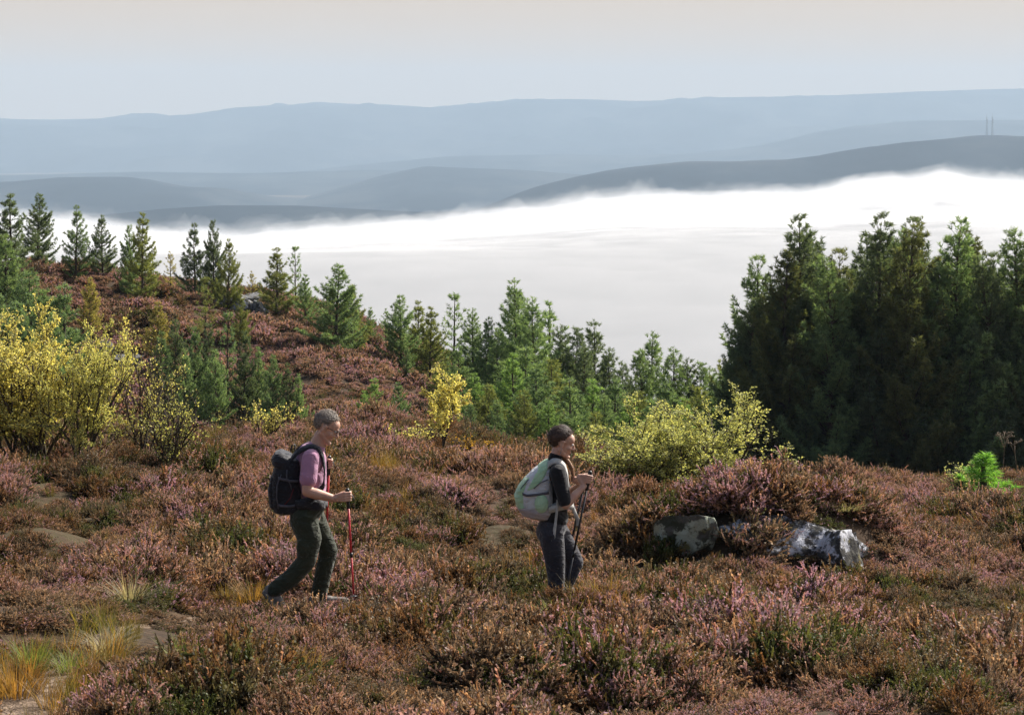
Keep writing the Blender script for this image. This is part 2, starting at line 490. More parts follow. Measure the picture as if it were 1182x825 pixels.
def fog_vol(lift, namp, seed, dens, sx):
    V, Fc, ii = fog_sheet(lift, namp, seed, sx, True)
    VB = V.copy(); VB[:, 2] = V[:, 2] - 90
    nV = len(V)
    rim = np.concatenate([ii[0, :], ii[1:, -1], ii[-1, -2::-1], ii[-2:0:-1, 0]])
    rn = np.roll(rim, -1)
    side = np.stack([rn, rim, rim + nV, rn + nV], -1)
    m, n, out = nt('fog_wisps')
    pv = N(n, 'ShaderNodeVolumePrincipled')
    pv.inputs['Color'].default_value = (1, 1, 1, 1); pv.inputs['Density'].default_value = dens
    pv.inputs['Anisotropy'].default_value = .3
    n.links.new(pv.outputs[0], out.inputs['Volume'])
    o = link('fog_wisps', mesh_from('fog_wisps', np.concatenate([V, VB]), [Fc, Fc[:, ::-1] + nV, side], True), m)
    tag(o, 'thin wispy fog fraying along the top of the fog bank', 'fog', kind='stuff')
fog_vol(-3, 16, 40, .005, 110.)
fog_vol(1, 26, 52, .0035, 150.)
fog_vol(5, 38, 61, .0025, 190.)
fog_vol(6, 60, 83, .0020, 230.)
fog_vol(6, 100, 97, .0012, 330.)

# haze: the air between
hb = MB(); hb.box((0, 10150, 120), (19600, 10350, 440))
m, n, out = nt('haze_air')
pv = N(n, 'ShaderNodeVolumePrincipled')
pv.inputs['Color'].default_value = HAZE_COL
pv.inputs['Density'].default_value = HAZE_DENS
pv.inputs['Anisotropy'].default_value = HAZE_ANISO
n.links.new(pv.outputs[0], out.inputs['Volume'])
ho = hb.build('haze', m, smooth=False); tag(ho, 'pale blue haze in the air over the valley and hills', 'haze', kind='stuff')

# ------------------------------------------------------------------ path
path_px = [(-60, 905), (20, 815), (75, 775), (125, 738), (200, 716), (300, 708), (420, 716), (560, 722), (700, 726), (850, 732), (1000, 730), (1200, 722)]
PP = np.array([ground_at(u, py, 7, 30)[:2] for u, py in path_px])
ts = np.linspace(0, len(PP) - 1, 160)
PC = np.stack([np.interp(ts, range(len(PP)), PP[:, 0]), np.interp(ts, range(len(PP)), PP[:, 1])], 1)
ker = np.hanning(17); ker /= ker.sum()
PC = np.stack([np.convolve(np.pad(PC[:, k], 8, mode='edge'), ker, 'valid') for k in (0, 1)], 1)
T = np.gradient(PC, axis=0); T /= np.linalg.norm(T, axis=1)[:, None]
NN = np.stack([-T[:, 1], T[:, 0]], 1)
PW = np.interp(ts, [0, 2.6, 3.2, 4, 11], [.22, .17, .06, .04, .04])
offs = np.linspace(-1, 1, 9)
PVx = []
for k, o_ in enumerate(offs):
    wv = PW * o_ * (1 + .45 * vnoise(ts * 3.1, np.full_like(ts, k // 5 * 7.), 3))
    q = PC + NN * wv[:, None]
    PVx.append(np.stack([q[:, 0], q[:, 1], H(q[:, 0], q[:, 1]) + .012 - .02 * abs(o_) ** 3], 1))
PVx = np.stack(PVx, 1)
ii = np.arange(160 * 9).reshape(160, 9)
Fp = np.stack([ii[:-1, :-1], ii[1:, :-1], ii[1:, 1:], ii[:-1, 1:]], -1).reshape(-1, 4)
M_path = simple('path_grit', (.27, .20, .145), .95, (45, .05), (.12, .085, .06), 16, .1)
tag(link('path', mesh_from('path', PVx.reshape(-1, 3), Fp, True), M_path), 'pale trodden grit footpath through the heather', 'path', kind='structure')

def path_clear(X, Y):
    """distance to the path centre minus its half width"""
    d = np.full(len(X), 1e9)
    for (cx, cy), w in zip(PC, PW): d = np.minimum(d, np.hypot(X - cx, Y - cy) - w)
    return d

# ------------------------------------------------------------------ heather sprigs (ground cover)
def orth(D):
    r = np.where(np.abs(D[:, 2:3]) < .9, np.array([[0, 0, 1.]]), np.array([[1., 0, 0]]))
    a = np.cross(D, r); a /= np.linalg.norm(a, axis=1)[:, None] + 1e-9
    return a, np.cross(D, a)

def heather_clump(seed, nb=40, ns=11, rad=.25, hgt=.24, flower=.8, wid=.0034, leaf=.0125):
    rg = np.random.default_rng(seed)
    V = []; F = []; TIP = []; RND = []; FLO = []; cnt = 0
    az = rg.uniform(0, 2 * np.pi, nb); el = np.arccos(rg.uniform(.12, 1, nb))
    Dm = np.stack([np.sin(el) * np.cos(az), np.sin(el) * np.sin(az), np.cos(el)], 1)
    L = rg.uniform(.75, 1.08, nb)
    E = Dm * np.array([rad, rad, hgt]) * L[:, None]
    S = []; D0 = []
    for b in range(nb):
        k = rg.integers(ns - 3, ns + 3)
        f = rg.uniform(.45, .95, k)[:, None]
        p0 = E[b] * f + rg.normal(0, .012, (k, 3))
        d = Dm[b] * np.array([.7, .7, 1]) + rg.normal(0, .6, (k, 3)) + np.array([0, 0, .12])
        d /= np.linalg.norm(d, axis=1)[:, None]
        S.append(p0); D0.append(d)
    S = np.concatenate(S); D0 = np.concatenate(D0); n = len(S)
    ln = rg.uniform(.03, .075, n) * (leaf / .0125) ** .5
    isf = (rg.uniform(0, 1, n) < flower).astype(float)
    rnd = rg.uniform(0, 1, n)
    A, B = orth(D0)
    bend = rg.normal(0, .2, (n, 3)); bend[:, 2] = np.abs(bend[:, 2])
    def P(t): return S + D0 * (ln * t)[:, None] + bend * (ln * t * t)[:, None] * .6
    # main branches as thin strips
    Am, Bm = orth(Dm)
    for (a_) in (Am, Bm):
        w = .004
        q = np.stack([a_ * w, -a_ * w, E * .9 - a_ * w * .6, E * .9 + a_ * w * .6], 1)
        V.append(q.reshape(-1, 3)); F.append(np.arange(nb * 4).reshape(nb, 4) + cnt); cnt += nb * 4
        TIP.append(np.zeros(nb * 4)); RND.append(np.full(nb * 4, .4)); FLO.append(np.zeros(nb * 4))
    # sprig spines
    for a_ in (A, B):
        for t0, t1, w0, w1 in ((0, .55, .6, 1.0), (.55, 1.0, 1.0, .25)):
            q = np.stack([P(t0) + a_ * wid * w0, P(t0) - a_ * wid * w0, P(t1) - a_ * wid * w1, P(t1) + a_ * wid * w1], 1)
            V.append(q.reshape(-1, 3)); F.append(np.arange(n * 4).reshape(n, 4) + cnt); cnt += n * 4
            TIP.append(np.tile([.3 + t0 * .7, .3 + t0 * .7, .3 + t1 * .7, .3 + t1 * .7], n)); RND.append(np.repeat(rnd, 4))
            FLO.append(np.repeat(isf * (1 if t0 > .5 else .35), 4))
    # leaflets and florets
    nlf = 9
    for k in range(nlf):
        t = (k + rg.uniform(0, 1, n)) / nlf
        ph = rg.uniform(0, 2 * np.pi, n)
        rdir = A * np.cos(ph)[:, None] + B * np.sin(ph)[:, None]
        base = P(t)
        up = D0 * .9 + rdir * .8; up /= np.linalg.norm(up, axis=1)[:, None]
        sd_ = np.cross(up, rdir); sd_ /= np.linalg.norm(sd_, axis=1)[:, None] + 1e-9
        s_ = leaf * rg.uniform(.7, 1.2, n)[:, None]
        q = np.stack([base, base + up * s_ * .55 + sd_ * s_ * .33, base + up * s_, base + up * s_ * .55 - sd_ * s_ * .33], 1)
        V.append(q.reshape(-1, 3)); F.append(np.arange(n * 4).reshape(n, 4) + cnt); cnt += n * 4
        TIP.append(np.repeat(.3 + t * .7, 4)); RND.append(np.repeat(np.clip(rnd + rg.normal(0, .2, n), 0, 1), 4))
        FLO.append(np.repeat(isf * (t > .32), 4))
    return mesh_from('heather_sprigs', np.concatenate(V), np.concatenate(F), False,
                     {'tip': np.concatenate(TIP), 'rnd': np.concatenate(RND), 'flo': np.concatenate(FLO)})

def grass_tuft(seed, n=60, hgt=.34, spread=.5, wid=.0035, rad=.06, droop=1.0, name='grass_blades'):
    rg = np.random.default_rng(seed)
    az = rg.uniform(0, 2 * np.pi, n); lean = rg.uniform(.05, spread, n)
    b = np.stack([np.cos(az), np.sin(az), np.zeros(n)], 1)
    s = b * (rad * np.sqrt(rg.uniform(0, 1, n)))[:, None]
    ln = hgt * rg.uniform(.55, 1.1, n)
    side = np.stack([-np.sin(az + rg.normal(0, .6, n)), np.cos(az), np.zeros(n)], 1)
    V = []; F = []; TIP = []; cnt = 0
    pts = []
    for t in (0, .35, .7, 1.0):
        o = b * (ln * (lean * t + droop * lean * t * t))[:, None]
        z = ln * (t - droop * lean * .55 * t * t)
        p = s + o; p[:, 2] += z; pts.append(p)
    wt = (1, .9, .6, .08)
    for k in range(3):
        q = np.stack([pts[k] - side * wid * wt[k], pts[k] + side * wid * wt[k], pts[k + 1] + side * wid * wt[k + 1], pts[k + 1] - side * wid * wt[k + 1]], 1)
        V.append(q.reshape(-1, 3)); F.append(np.arange(n * 4).reshape(n, 4) + cnt); cnt += n * 4
        TIP.append(np.tile([k / 3, k / 3, (k + 1) / 3, (k + 1) / 3], n))
    return mesh_from(name, np.concatenate(V), np.concatenate(F), False,
                     {'tip': np.concatenate(TIP) ** 2, 'rnd': np.repeat(rg.uniform(0, 1, n)[None].repeat(3, 0).ravel(), 4)})

def scatter_object(name, pts, rot, scl, idx, sources, label, cat):
    """one stuff object whose modifier spreads the source sprigs over its points"""
    me = bpy.data.meshes.new(name)
    me.vertices.add(len(pts)); me.vertices.foreach_set('co', np.asarray(pts, np.float32).ravel())
    a = me.attributes.new('rot', 'FLOAT_VECTOR', 'POINT'); a.data.foreach_set('vector', np.asarray(rot, np.float32).ravel())
    a = me.attributes.new('scl', 'FLOAT_VECTOR', 'POINT'); a.data.foreach_set('vector', np.asarray(scl, np.float32).ravel())
    a = me.attributes.new('idx', 'INT', 'POINT'); a.data.foreach_set('value', np.asarray(idx, np.int32))
    me.update()
    o = link(name, me)
    col = bpy.data.collections.new(name + '_sources')
    for i, (sm, mat) in enumerate(sources):
        if not sm.materials: sm.materials.append(mat)
        so = bpy.data.objects.new('%s_sprig_%02d' % (name, i), sm); col.objects.link(so)
    ng = bpy.data.node_groups.new(name + '_spread', 'GeometryNodeTree')
    ng.interface.new_socket('Geometry', in_out='INPUT', socket_type='NodeSocketGeometry')
    ng.interface.new_socket('Geometry', in_out='OUTPUT', socket_type='NodeSocketGeometry')
    gi = ng.nodes.new('NodeGroupInput'); go = ng.nodes.new('NodeGroupOutput')
    iop = ng.nodes.new('GeometryNodeInstanceOnPoints'); ci = ng.nodes.new('GeometryNodeCollectionInfo')
    ci.inputs['Collection'].default_value = col
    ci.inputs['Separate Children'].default_value = True; ci.inputs['Reset Children'].default_value = True
    iop.inputs['Pick Instance'].default_value = True
    def attr(nm, t):
        x = ng.nodes.new('GeometryNodeInputNamedAttribute'); x.data_type = t; x.inputs['Name'].default_value = nm
        return x.outputs['Attribute']
    L = ng.links.new
    mp = ng.nodes.new('GeometryNodeMeshToPoints'); L(gi.outputs[0], mp.inputs[0])
    L(mp.outputs[0], iop.inputs['Points']); L(ci.outputs[0], iop.inputs['Instance'])
    L(attr('idx', 'INT'), iop.inputs['Instance Index'])
    e2r = ng.nodes.new('FunctionNodeEulerToRotation'); L(attr('rot', 'FLOAT_VECTOR'), e2r.inputs[0]); L(e2r.outputs[0], iop.inputs['Rotation'])
    L(attr('scl', 'FLOAT_VECTOR'), iop.inputs['Scale']); L(iop.outputs[0], go.inputs[0])
    md = o.modifiers.new('spread', 'NODES'); md.node_group = ng
    return tag(o, label, cat, kind='stuff')

rg = np.random.default_rng(11)
src = []
for s in range(4): src.append((heather_clump(100 + s, flower=.85), M_heather))          # 0-3 flowering
for s in range(3): src.append((heather_clump(120 + s, flower=.35, nb=42), M_heather))   # 4-6 brown green
for s in range(2): src.append((heather_clump(140 + s, flower=.04, nb=44, ns=10, hgt=.22, leaf=.014), M_heather))  # 7-8 green
for s in range(2): src.append((heather_clump(160 + s, flower=.7, nb=30, ns=9, rad=.3, hgt=.22, wid=.006, leaf=.024), M_heather))  # 9-10 coarse, for far slopes
src.append((heather_clump(170, flower=.15, nb=30, ns=9, rad=.3, hgt=.22, wid=.006, leaf=.024), M_heather))   # 11

def rand_in(y0, y1, dens, marg=.05, extra=1.5):
    a = lambda Y: 2 * ((.2273 + marg) * Y + extra)
    n = int(dens * (a(y0) + a(y1)) / 2 * (y1 - y0))
    Y = rg.uniform(y0, y1, n * 2); keep = rg.uniform(0, a(y1), n * 2) < a(Y); Y = Y[keep][:n]
    X = rg.uniform(-.5, .5, len(Y)) * a(Y)
    return X, Y
# grass places in the photo (column, row, radius m)
GR = [(25, 765, .16), (5, 795, .16), (80, 790, .14), (50, 810, .12), (110, 760, .1), (60, 780, .12), (640, 715, .22), (670, 690, .2), (700, 700, .15), (540, 732, .2), (335, 780, .16), (215, 772, .08),
      (290, 684, .12), (255, 690, .12), (180, 612, .12), (450, 530, .5), (415, 525, .35), (480, 570, .2), (740, 695, .15), (1120, 600, .2), (560, 750, .15), (620, 745, .15), (450, 668, .15), (485, 675, .12), (590, 655, .12)]
GW = [(*ground_at(u, py + 12)[:2], r) for u, py, r in GR]
def grassy(X, Y):
    g = np.zeros(len(X))
    for gx, gy, r in GW: g = np.maximum(g, np.exp(-((X - gx) ** 2 + ((Y - gy) / 1.5) ** 2) / r ** 2))
    return g
PEOPLE = [(wx(355, 17.3), 17.3), (wx(650, 17.6), 17.6)]
ROCKS = [(885, 21.45, .84), (962, 21.25, .26), (798, 21.5, .36)]
P_, Ro, Sc, Ix = [], [], [], []
for (y0, y1, dens, lo) in ((8.2, 20, 22, 0), (20, 30, 19, 0), (30, 45, 15, 0), (45, 84, 1.8, 1), (84, 128, 5.5, 1)):
    X, Y = rand_in(y0, y1, dens, extra=1.5 if y1 < 60 else 3)
    k = np.ones(len(X), bool)
    if not lo:
        k &= path_clear(X, Y) > np.where(X < -3.2, .14, -.01)
        k &= rg.uniform(0, 1, len(X)) > grassy(X, Y) * .5
        hole = fbm(X / .9, Y / 1.1, 33, 3)
        k &= hole > -.8
    X, Y = X[k], Y[k]
    Z = H(X, Y)
    fl = fbm(X / 1.5, Y / 2.0, 21, 3) + rg.normal(0, .12, len(X))
    gr = fbm(X / .8 + 50, Y / 1.1, 22, 3) + rg.normal(0, .12, len(X))
    if lo:
        i = np.where(fl > .02, 9, np.where(fl > -.15, 10, 11))
    else:
        i = np.where(gr > .09, 7 + rg.integers(0, 2, len(X)), np.where(fl > -.06, rg.integers(0, 4, len(X)), 4 + rg.integers(0, 3, len(X))))
    size = rg.uniform(.7, 1.2, len(X)) * (1 + 2.0 * vnoise(X / .75, Y / .8, 31)) * (1 + .9 * vnoise(X / 2.2, Y / 2.4, 35))
    size = np.clip(size, .50, 2.1)
    pc = path_clear(X, Y)
    size = size * np.clip(.45 + pc * 1.2, .55, 1)
    if lo: size = size * 1.5
    for (ru, rY, rr) in ROCKS:
        rx = wx(ru, rY); cov = (np.abs(X - rx) < rr * .85) & (Y > rY - .62) & (Y < rY + .10); size = np.where(cov & (rg.uniform(0, 1, len(X)) < .74), size * .35, size)
    P_.append(np.stack([X, Y, Z - .035 * size], 1))
    Ro.append(np.stack([rg.normal(0, .12, len(X)), rg.normal(0, .12, len(X)), rg.uniform(0, 6.28, len(X))], 1))
    size = size * (.92 if not lo else 1); wk = (np.abs(X + 1.6) < .75) & (Y > 15.6) & (Y < 17.8); size = np.where(wk, np.minimum(size, .62), size)
    wk = (np.abs(X - .45) < .5) & (Y > 15.8) & (Y < 17.9); size = np.where(wk, np.clip(size, .85, 1.2), size)
    wk = (np.abs(X - 2.6) < 1.0) & (Y > 19.6) & (Y < 21.0); size = np.where(wk, np.minimum(size, .75), size)
    sxy = np.maximum(size, .74 if not lo else 1.1)
    Sc.append(np.stack([sxy, sxy, size * rg.uniform(.8, 1.1, len(X))], 1)); Ix.append(i)
scatter_object('heather', np.concatenate(P_), np.concatenate(Ro), np.concatenate(Sc), np.concatenate(Ix), src,
               'pink and brown heather covering the moor and the hillside', 'heather')

# grasses between the heather
gs = [(grass_tuft(200 + s, 46, .30, .55, .0032, .08, 1.0), M_grass) for s in range(3)] + \
     [(grass_tuft(210 + s, 26, .42, .35, .0028, .04, .8), M_grass) for s in range(2)]
X, Y = rand_in(8.2, 44, 1.5)
k = (fbm(X / 1.6, Y / 2.2, 77, 3) > .10) & (path_clear(X, Y) > .05)
X, Y = X[k], Y[k]
for gx, gy, r in GW:
    m_ = int(120 * r * r) + 3
    X = np.concatenate([X, rg.normal(gx, r * .6, m_)]); Y = np.concatenate([Y, rg.normal(gy, r * .85, m_)])
# grass fringe of the path
j = rg.integers(0, 50, 60); sgn = rg.choice([-1, 1], 60)
q = PC[j] + NN[j] * (sgn * (PW[j] + rg.uniform(-.08, .12, 60)))[:, None]
X = np.concatenate([X, q[:, 0]]); Y = np.concatenate([Y, q[:, 1]])
k = path_clear(X, Y) > -.06; X, Y = X[k], Y[k]
sz = rg.uniform(.45, .85, len(X))
scatter_object('grass', np.stack([X, Y, H(X, Y) - .01], 1), np.stack([rg.normal(0, .15, len(X)), rg.normal(0, .15, len(X)), rg.uniform(0, 6.28, len(X))], 1),
               np.stack([sz, sz, sz], 1), rg.integers(0, 5, len(X)), gs, 'yellow green and rusty moor grass between the heather', 'grass')

# ------------------------------------------------------------------ pines
def blades(Pt, Dr, rg, nb, ln, wd, spread=.75):
    n = len(Pt)
    V = []; 
    A, B = orth(Dr)
    for k in range(nb):
        ph = rg.uniform(0, 2 * np.pi, n)
        d = Dr * rg.uniform(.4, 1.0, n)[:, None] + (A * np.cos(ph)[:, None] + B * np.sin(ph)[:, None]) * spread
        d /= np.linalg.norm(d, axis=1)[:, None]
        s_ = np.cross(d, rg.normal(0, 1, (n, 3))); s_ /= np.linalg.norm(s_, axis=1)[:, None] + 1e-9
        L = (ln * rg.uniform(.7, 1.25, n))[:, None]
        b = Pt + rg.normal(0, ln * .12, (n, 3))
        V.append(np.stack([b - s_ * wd * .5, b + s_ * wd * .5, b + d * L], 1))
    V = np.stack(V, 1).reshape(-1, 3)
    F = np.arange(len(V)).reshape(-1, 3)
    return V, F, np.repeat(rg.uniform(0, 1, len(F)) * .5 + .25 * np.repeat(rg.uniform(0, 2, n), nb), 3)

def pine_proto(seed, Hh, Rr, whorl=.36, nbr=6, shoot=.17, blade=.15, bw=.03, nb=7, clear=.04, shape=.8, gap=.1, up0=15, up1=55, lean=.0):
    rg = np.random.default_rng(seed)
    tr = MB(); P = []; D = []
    zs = np.linspace(0, Hh, 9)
    tx = np.cumsum(rg.normal(0, Hh * .006, 9)) + lean * zs; ty = np.cumsum(rg.normal(0, Hh * .006, 9))
    r0 = .012 * Hh + .02
    tr.tube(np.stack([tx, ty, zs], 1), r0 * (1 - zs / Hh) ** .8 + .006, 7)
    cen = lambda z: np.array([np.interp(z, zs, tx), np.interp(z, zs, ty), z])
    z = Hh * clear
    while z < Hh * .985:
        t = z / Hh
        prof = min((1 - t) ** shape * .96 + .02, .45 + t * 3.0)
        k = rg.integers(nbr - 1, nbr + 2)
        a0 = rg.uniform(0, 6.28)
        for b in range(k):
            if rg.uniform() < gap: continue
            az = a0 + b / k * 6.28 + rg.normal(0, .25)
            L = Rr * prof * rg.uniform(.5, 1.25) + .04 * Rr
            up = R(up0 + (up1 - up0) * t ** 1.3 + rg.normal(0, 7))
            d = np.array([math.cos(az) * math.cos(up), math.sin(az) * math.cos(up), math.sin(up)])
            m = max(3, int(L / .3) + 2)
            pts = [cen(z + rg.normal(0, whorl * .12))]
            dd = d.copy()
            for s in range(m):
                dd = dd + np.array([0, 0, .10]) + rg.normal(0, .05, 3); dd /= np.linalg.norm(dd)
                pts.append(pts[-1] + dd * L / m)
            pts = np.array(pts)
            if L > .35: tr.tube(pts, np.linspace(max(.008, .018 * L), .005, len(pts)), 4)
            ns = max(2, int(L / shoot * (1 if t < .7 else .6)))
            for s in range(ns if t < .93 else ns // 3):
                f = .22 + .78 * (s + rg.uniform(0, 1)) / ns
                q = np.array([np.interp(f * m, range(m + 1), pts[:, c]) for c in range(3)])
                sl = L * .28 * (1.15 - f) + .05 * Rr ** .5
                for side in (-1, 1):
                    az2 = math.atan2(dd[1], dd[0]) + side * rg.uniform(.5, 1.0)
                    sdv = np.array([math.cos(az2), math.sin(az2), rg.uniform(.15, .6)]); sdv /= np.linalg.norm(sdv)
                    nt_ = max(1, int(sl / (blade * .75)))
                    for w in range(nt_):
                        P.append(q + sdv * sl * (w + .7) / nt_); D.append(sdv * .8 + np.array([0, 0, .5]))
                P.append(q); D.append(dd)
            P.append(pts[-1]); D.append(dd + np.array([0, 0, .5]))
            P.append(pts[-1] + dd * blade * .5); D.append(dd + np.array([0, 0, .5]))
        z += whorl * rg.uniform(.75, 1.25) * (1 - .1 * t)
    for zz in np.linspace(Hh * .95, Hh, 3): P.append(cen(zz)); D.append(np.array([rg.normal(0, .2), rg.normal(0, .2), 1]))
    P = np.array(P); D = np.array(D); D /= np.linalg.norm(D, axis=1)[:, None]
    V, F, rnd = blades(P, D, rg, nb, blade, bw)
    crown = mesh_from('crown', V, F, False, {'rnd': np.clip(rnd, 0, 1)})
    crown.materials.append(M_needle)
    trunk = tr.mesh('trunk'); trunk.materials.append(M_bark)
    return dict(crown=crown, trunk=trunk, H=Hh, n=len(F))

PROTO = {}
for s in range(5): PROTO['tall%d' % s] = pine_proto(300 + s, 10, 3.0 + .45 * (s % 3), whorl=.40, nbr=7, shoot=.19, blade=.17, bw=.034, nb=10, shape=.74 + .12 * (s % 3), up1=48, gap=.10)
for s in range(4): PROTO['mid%d' % s] = pine_proto(320 + s, 6, 2.0 + .4 * (s % 2), whorl=.34, nbr=7, shoot=.16, blade=.14, bw=.028, nb=9, shape=.95, gap=.12, up1=48)
for s in range(4): PROTO['young%d' % s] = pine_proto(340 + s, 3.4, 1.2 + .3 * (s % 2), whorl=.27, nbr=7, shoot=.13, blade=.11, bw=.022, nb=10, shape=.92, gap=.10, up1=48)
for s in range(2): PROTO['open%d' % s] = pine_proto(360 + s, 4, 1.3, whorl=.40, nbr=5, shoot=.2, blade=.13, bw=.03, nb=7, shape=.8, gap=.2, clear=.12)
PROTO['sprout'] = pine_proto(380, .6, .24, whorl=.10, nbr=5, shoot=.05, blade=.05, bw=.007, nb=10, shape=.7, gap=.05, up0=30, up1=65)
G_DARK = (.13, .175, .11); G_MID = (.21, .30, .16); G_OLIVE = (.22, .25, .095); G_BRIGHT = (.22, .34, .13); G_BLUE = (.17, .25, .14); G_YEL = (.36, .32, .12)  # mid green is lifted to put more light into the middle wood
rt = random.Random(5)
TREES = []
def pine(u, top, Y, proto, colr, label, group=None, wide=1.0, name='pine_tree', basez=None, cat='pine tree'):
    x = wx(u, Y); zb = (hz(x, Y) if basez is None else basez) - .06
    hgt = zpy(top, Y) - zb
    p = PROTO[proto]; s = hgt / p['H']
    root = empty(name, (x, Y, zb), rt.uniform(0, 6.28))
    tag(root, label, cat, group)
    for nm in ('trunk', 'crown'):
        o = bpy.data.objects.new(nm, p[nm]); COL.objects.link(o); o.parent = root
        f = rt.uniform(.88, 1.12)
        o.color = (colr[0] * f, colr[1] * f, colr[2] * f, 1)
    root.scale = (s * wide, s * wide, s)
    TREES.append((root, hgt))
    return root

ORD = ['first', 'second', 'third', 'fourth', 'fifth', 'sixth', 'seventh', 'eighth', 'ninth', 'tenth', 'eleventh', 'twelfth', 'thirteenth', 'fourteenth', 'fifteenth',
       'sixteenth', 'seventeenth', 'eighteenth', 'nineteenth', 'twentieth', 'twenty-first', 'twenty-second', 'twenty-third', 'twenty-fourth', 'twenty-fifth', 'twenty-sixth', 'twenty-seventh', 'twenty-eighth', 'twenty-ninth', 'thirtieth', 'thirty-first', 'thirty-second', 'thirty-third', 'thirty-fourth']
# along the crest of the left hill
g1 = 'pines along the crest of the left hill'
for (u, top, Y, pr, c, lab, w) in [
    (-14, 215, 110, 'mid0', G_DARK, 'tall dark pine cut by the left edge of the picture on the hill crest', 1.0),
    (12, 226, 108, 'young0', G_DARK, 'dark pine leaning into the leftmost clump on the hill crest', 1.1),
    (44, 226, 114, 'young1', G_DARK, 'pointed dark pine standing second clear of the left edge on the crest', .95),
    (88, 238, 113, 'young2', G_MID, 'pointed green pine on the crest, left one of the pair before the dip', .85),
    (119, 251, 114, 'young3', G_DARK, 'shorter dark round pine on the crest beside the pointed green one', .95),
    (150, 262, 111, 'young1', G_MID, 'dark green pine tucked behind the golden pine on the crest', .75),
    (164, 248, 109, 'young0', G_OLIVE, 'golden olive pine reaching down the slope below the crest', .85),
    (225, 259, 112, 'young2', G_DARK, 'broad dark pine, left one of the pair above the grey rocks', .85),
    (246, 257, 113, 'young1', G_DARK, 'slim dark pine, right one of the pair above the grey rocks', .6),
    (262, 279, 111, 'young3', G_OLIVE, 'small olive pine at the foot of the crest pair', .8),
    (318, 287, 111, 'young2', G_OLIVE, 'bushy olive pine just right of the grey crest rocks', 1.15),
    (341, 284, 112, 'open0', G_MID, 'thin open pine behind the bushy olive one by the rocks', .8),
    (352, 318, 110, 'young0', G_MID, 'little green pine on the right flank of the crest rock pair', 1.0),
    (388, 308, 104, 'young1', G_MID, 'broad full pine low on the right shoulder of the hill', 1.2),
    (408, 332, 106, 'young3', G_OLIVE, 'short olive pine against the right side of the broad shoulder pine', 1.0),
    ]: pine(u, top, Y, pr, c, lab, g1, w)
g1 = 'tiny pines on the skyline of the left hill'
for (u, top, Y, pr, c, lab) in [
    (197, 291, 115, 'open1', G_YEL, 'tiny pale yellow pine on the skyline left of the crest pair'),
    (291, 314, 113, 'open1', G_YEL, 'tiny yellow sapling on the skyline above the grey rocks'),
    (429, 355, 110, 'young2', G_MID, 'tiny pine on the descending skyline after the shoulder pine'),
    (446, 357, 110, 'open1', G_MID, 'wispy tiny pine on the skyline just before the middle wood'),
    ]: pine(u, top, Y, pr, c, lab, g1)
# green pines on the left flank
g2 = 'green pines on the left flank of the hill'
L2 = [(-22, 262, 98, 'mid1'), (4, 276, 98, 'young3'), (22, 322, 93, 'young2'), (-4, 335, 90, 'young0'), (38, 318, 92, 'young1'), (52, 340, 90, 'young3'), (74, 330, 90, 'young2'), (16, 352, 88, 'young1'), (-30, 330, 88, 'mid2'), (60, 362, 88, 'young0')]
for i, a in enumerate(sorted(L2)): pine(a[0], a[1], a[2], a[3], G_BLUE if a[1] > 300 else G_MID, '%s green pine from the left in the clump on the left flank' % ORD[i], g2, 1.0)
# scattered young pines on the slope
g3 = 'young pines scattered over the slope'
for (u, top, Y, pr, c, lab, w) in [
    (103, 322, 101, 'young1', G_YEL, 'small yellow young pine on the slope below the crest', .8),
    (183, 350, 99, 'young0', G_YEL, 'small round green yellow pine mid slope below the golden pine', 1.1),
    (237, 320, 101, 'open0', G_OLIVE, 'thin open young pine alone in the middle of the slope', 1.0),
    (277, 343, 102, 'young3', G_OLIVE, 'small pale young pine mid slope below the grey rocks', .9),
    (432, 438, 84, 'young2', G_BRIGHT, 'bright green young pine, left one of two on the low slope', 1.1),
    (420, 452, 85, 'young0', G_BRIGHT, 'lowest tiny bright pine on the low slope beside the left one', 1.0),
    (457, 444, 85, 'young3', G_BLUE, 'blue green young pine, right one of two on the low slope', 1.0),
    ]: pine(u, top, Y, pr, c, lab, g3, w)
# clump at the foot of the slope
g4 = 'dark pines in the clump at the foot of the slope'
L4 = [(186, 385, 88), (204, 372, 89), (222, 382, 87), (240, 376, 88.5), (263, 360, 88), (281, 386, 87.5), (298, 402, 88), (314, 412, 86.5), (332, 420, 87), (212, 404, 86), (250, 406, 86), (346, 434, 87)]
for i, a in enumerate(sorted(L4)): pine(a[0], a[1], a[2], ('young%d' % (i % 4)) if a[0] != 263 else 'open0', [G_BLUE, G_DARK, G_MID][i % 3], '%s pine from the left in the dense clump at the slope foot' % ORD[i], g4, .72)
# middle wood: back row (skyline) and front rows
g5 = 'pines forming the skyline of the middle wood'
L5 = [(464, 343, 106, 'young1', G_MID), (481, 348, 107, 'young2', G_OLIVE), (497, 356, 104, 'young0', G_OLIVE), (524, 339, 106, 'open0', G_MID), (545, 356, 104, 'mid1', G_MID), (562, 366, 102, 'mid2', G_MID),
      (591, 322, 103, 'mid0', G_MID), (604, 340, 105, 'mid3', G_MID), (615, 344, 100, 'mid2', G_MID), (633, 352, 106, 'open1', G_MID), (650, 376, 102, 'mid1', G_DARK), (664, 380, 101, 'mid3', G_DARK), (684, 370, 103, 'mid0', G_DARK),
      (700, 402, 100, 'mid2', G_DARK), (716, 418, 102, 'mid1', G_DARK), (738, 405, 104, 'mid3', G_MID), (757, 384, 105, 'mid0', G_MID), (776, 402, 103, 'mid1', G_MID), (791, 414, 104, 'mid2', G_DARK), (806, 420, 104, 'mid3', G_MID), (820, 424, 106, 'mid0', G_MID), (834, 414, 100, 'mid1', G_OLIVE), (576, 380, 99, 'mid3', G_MID), (672, 400, 98, 'mid2', G_DARK)]
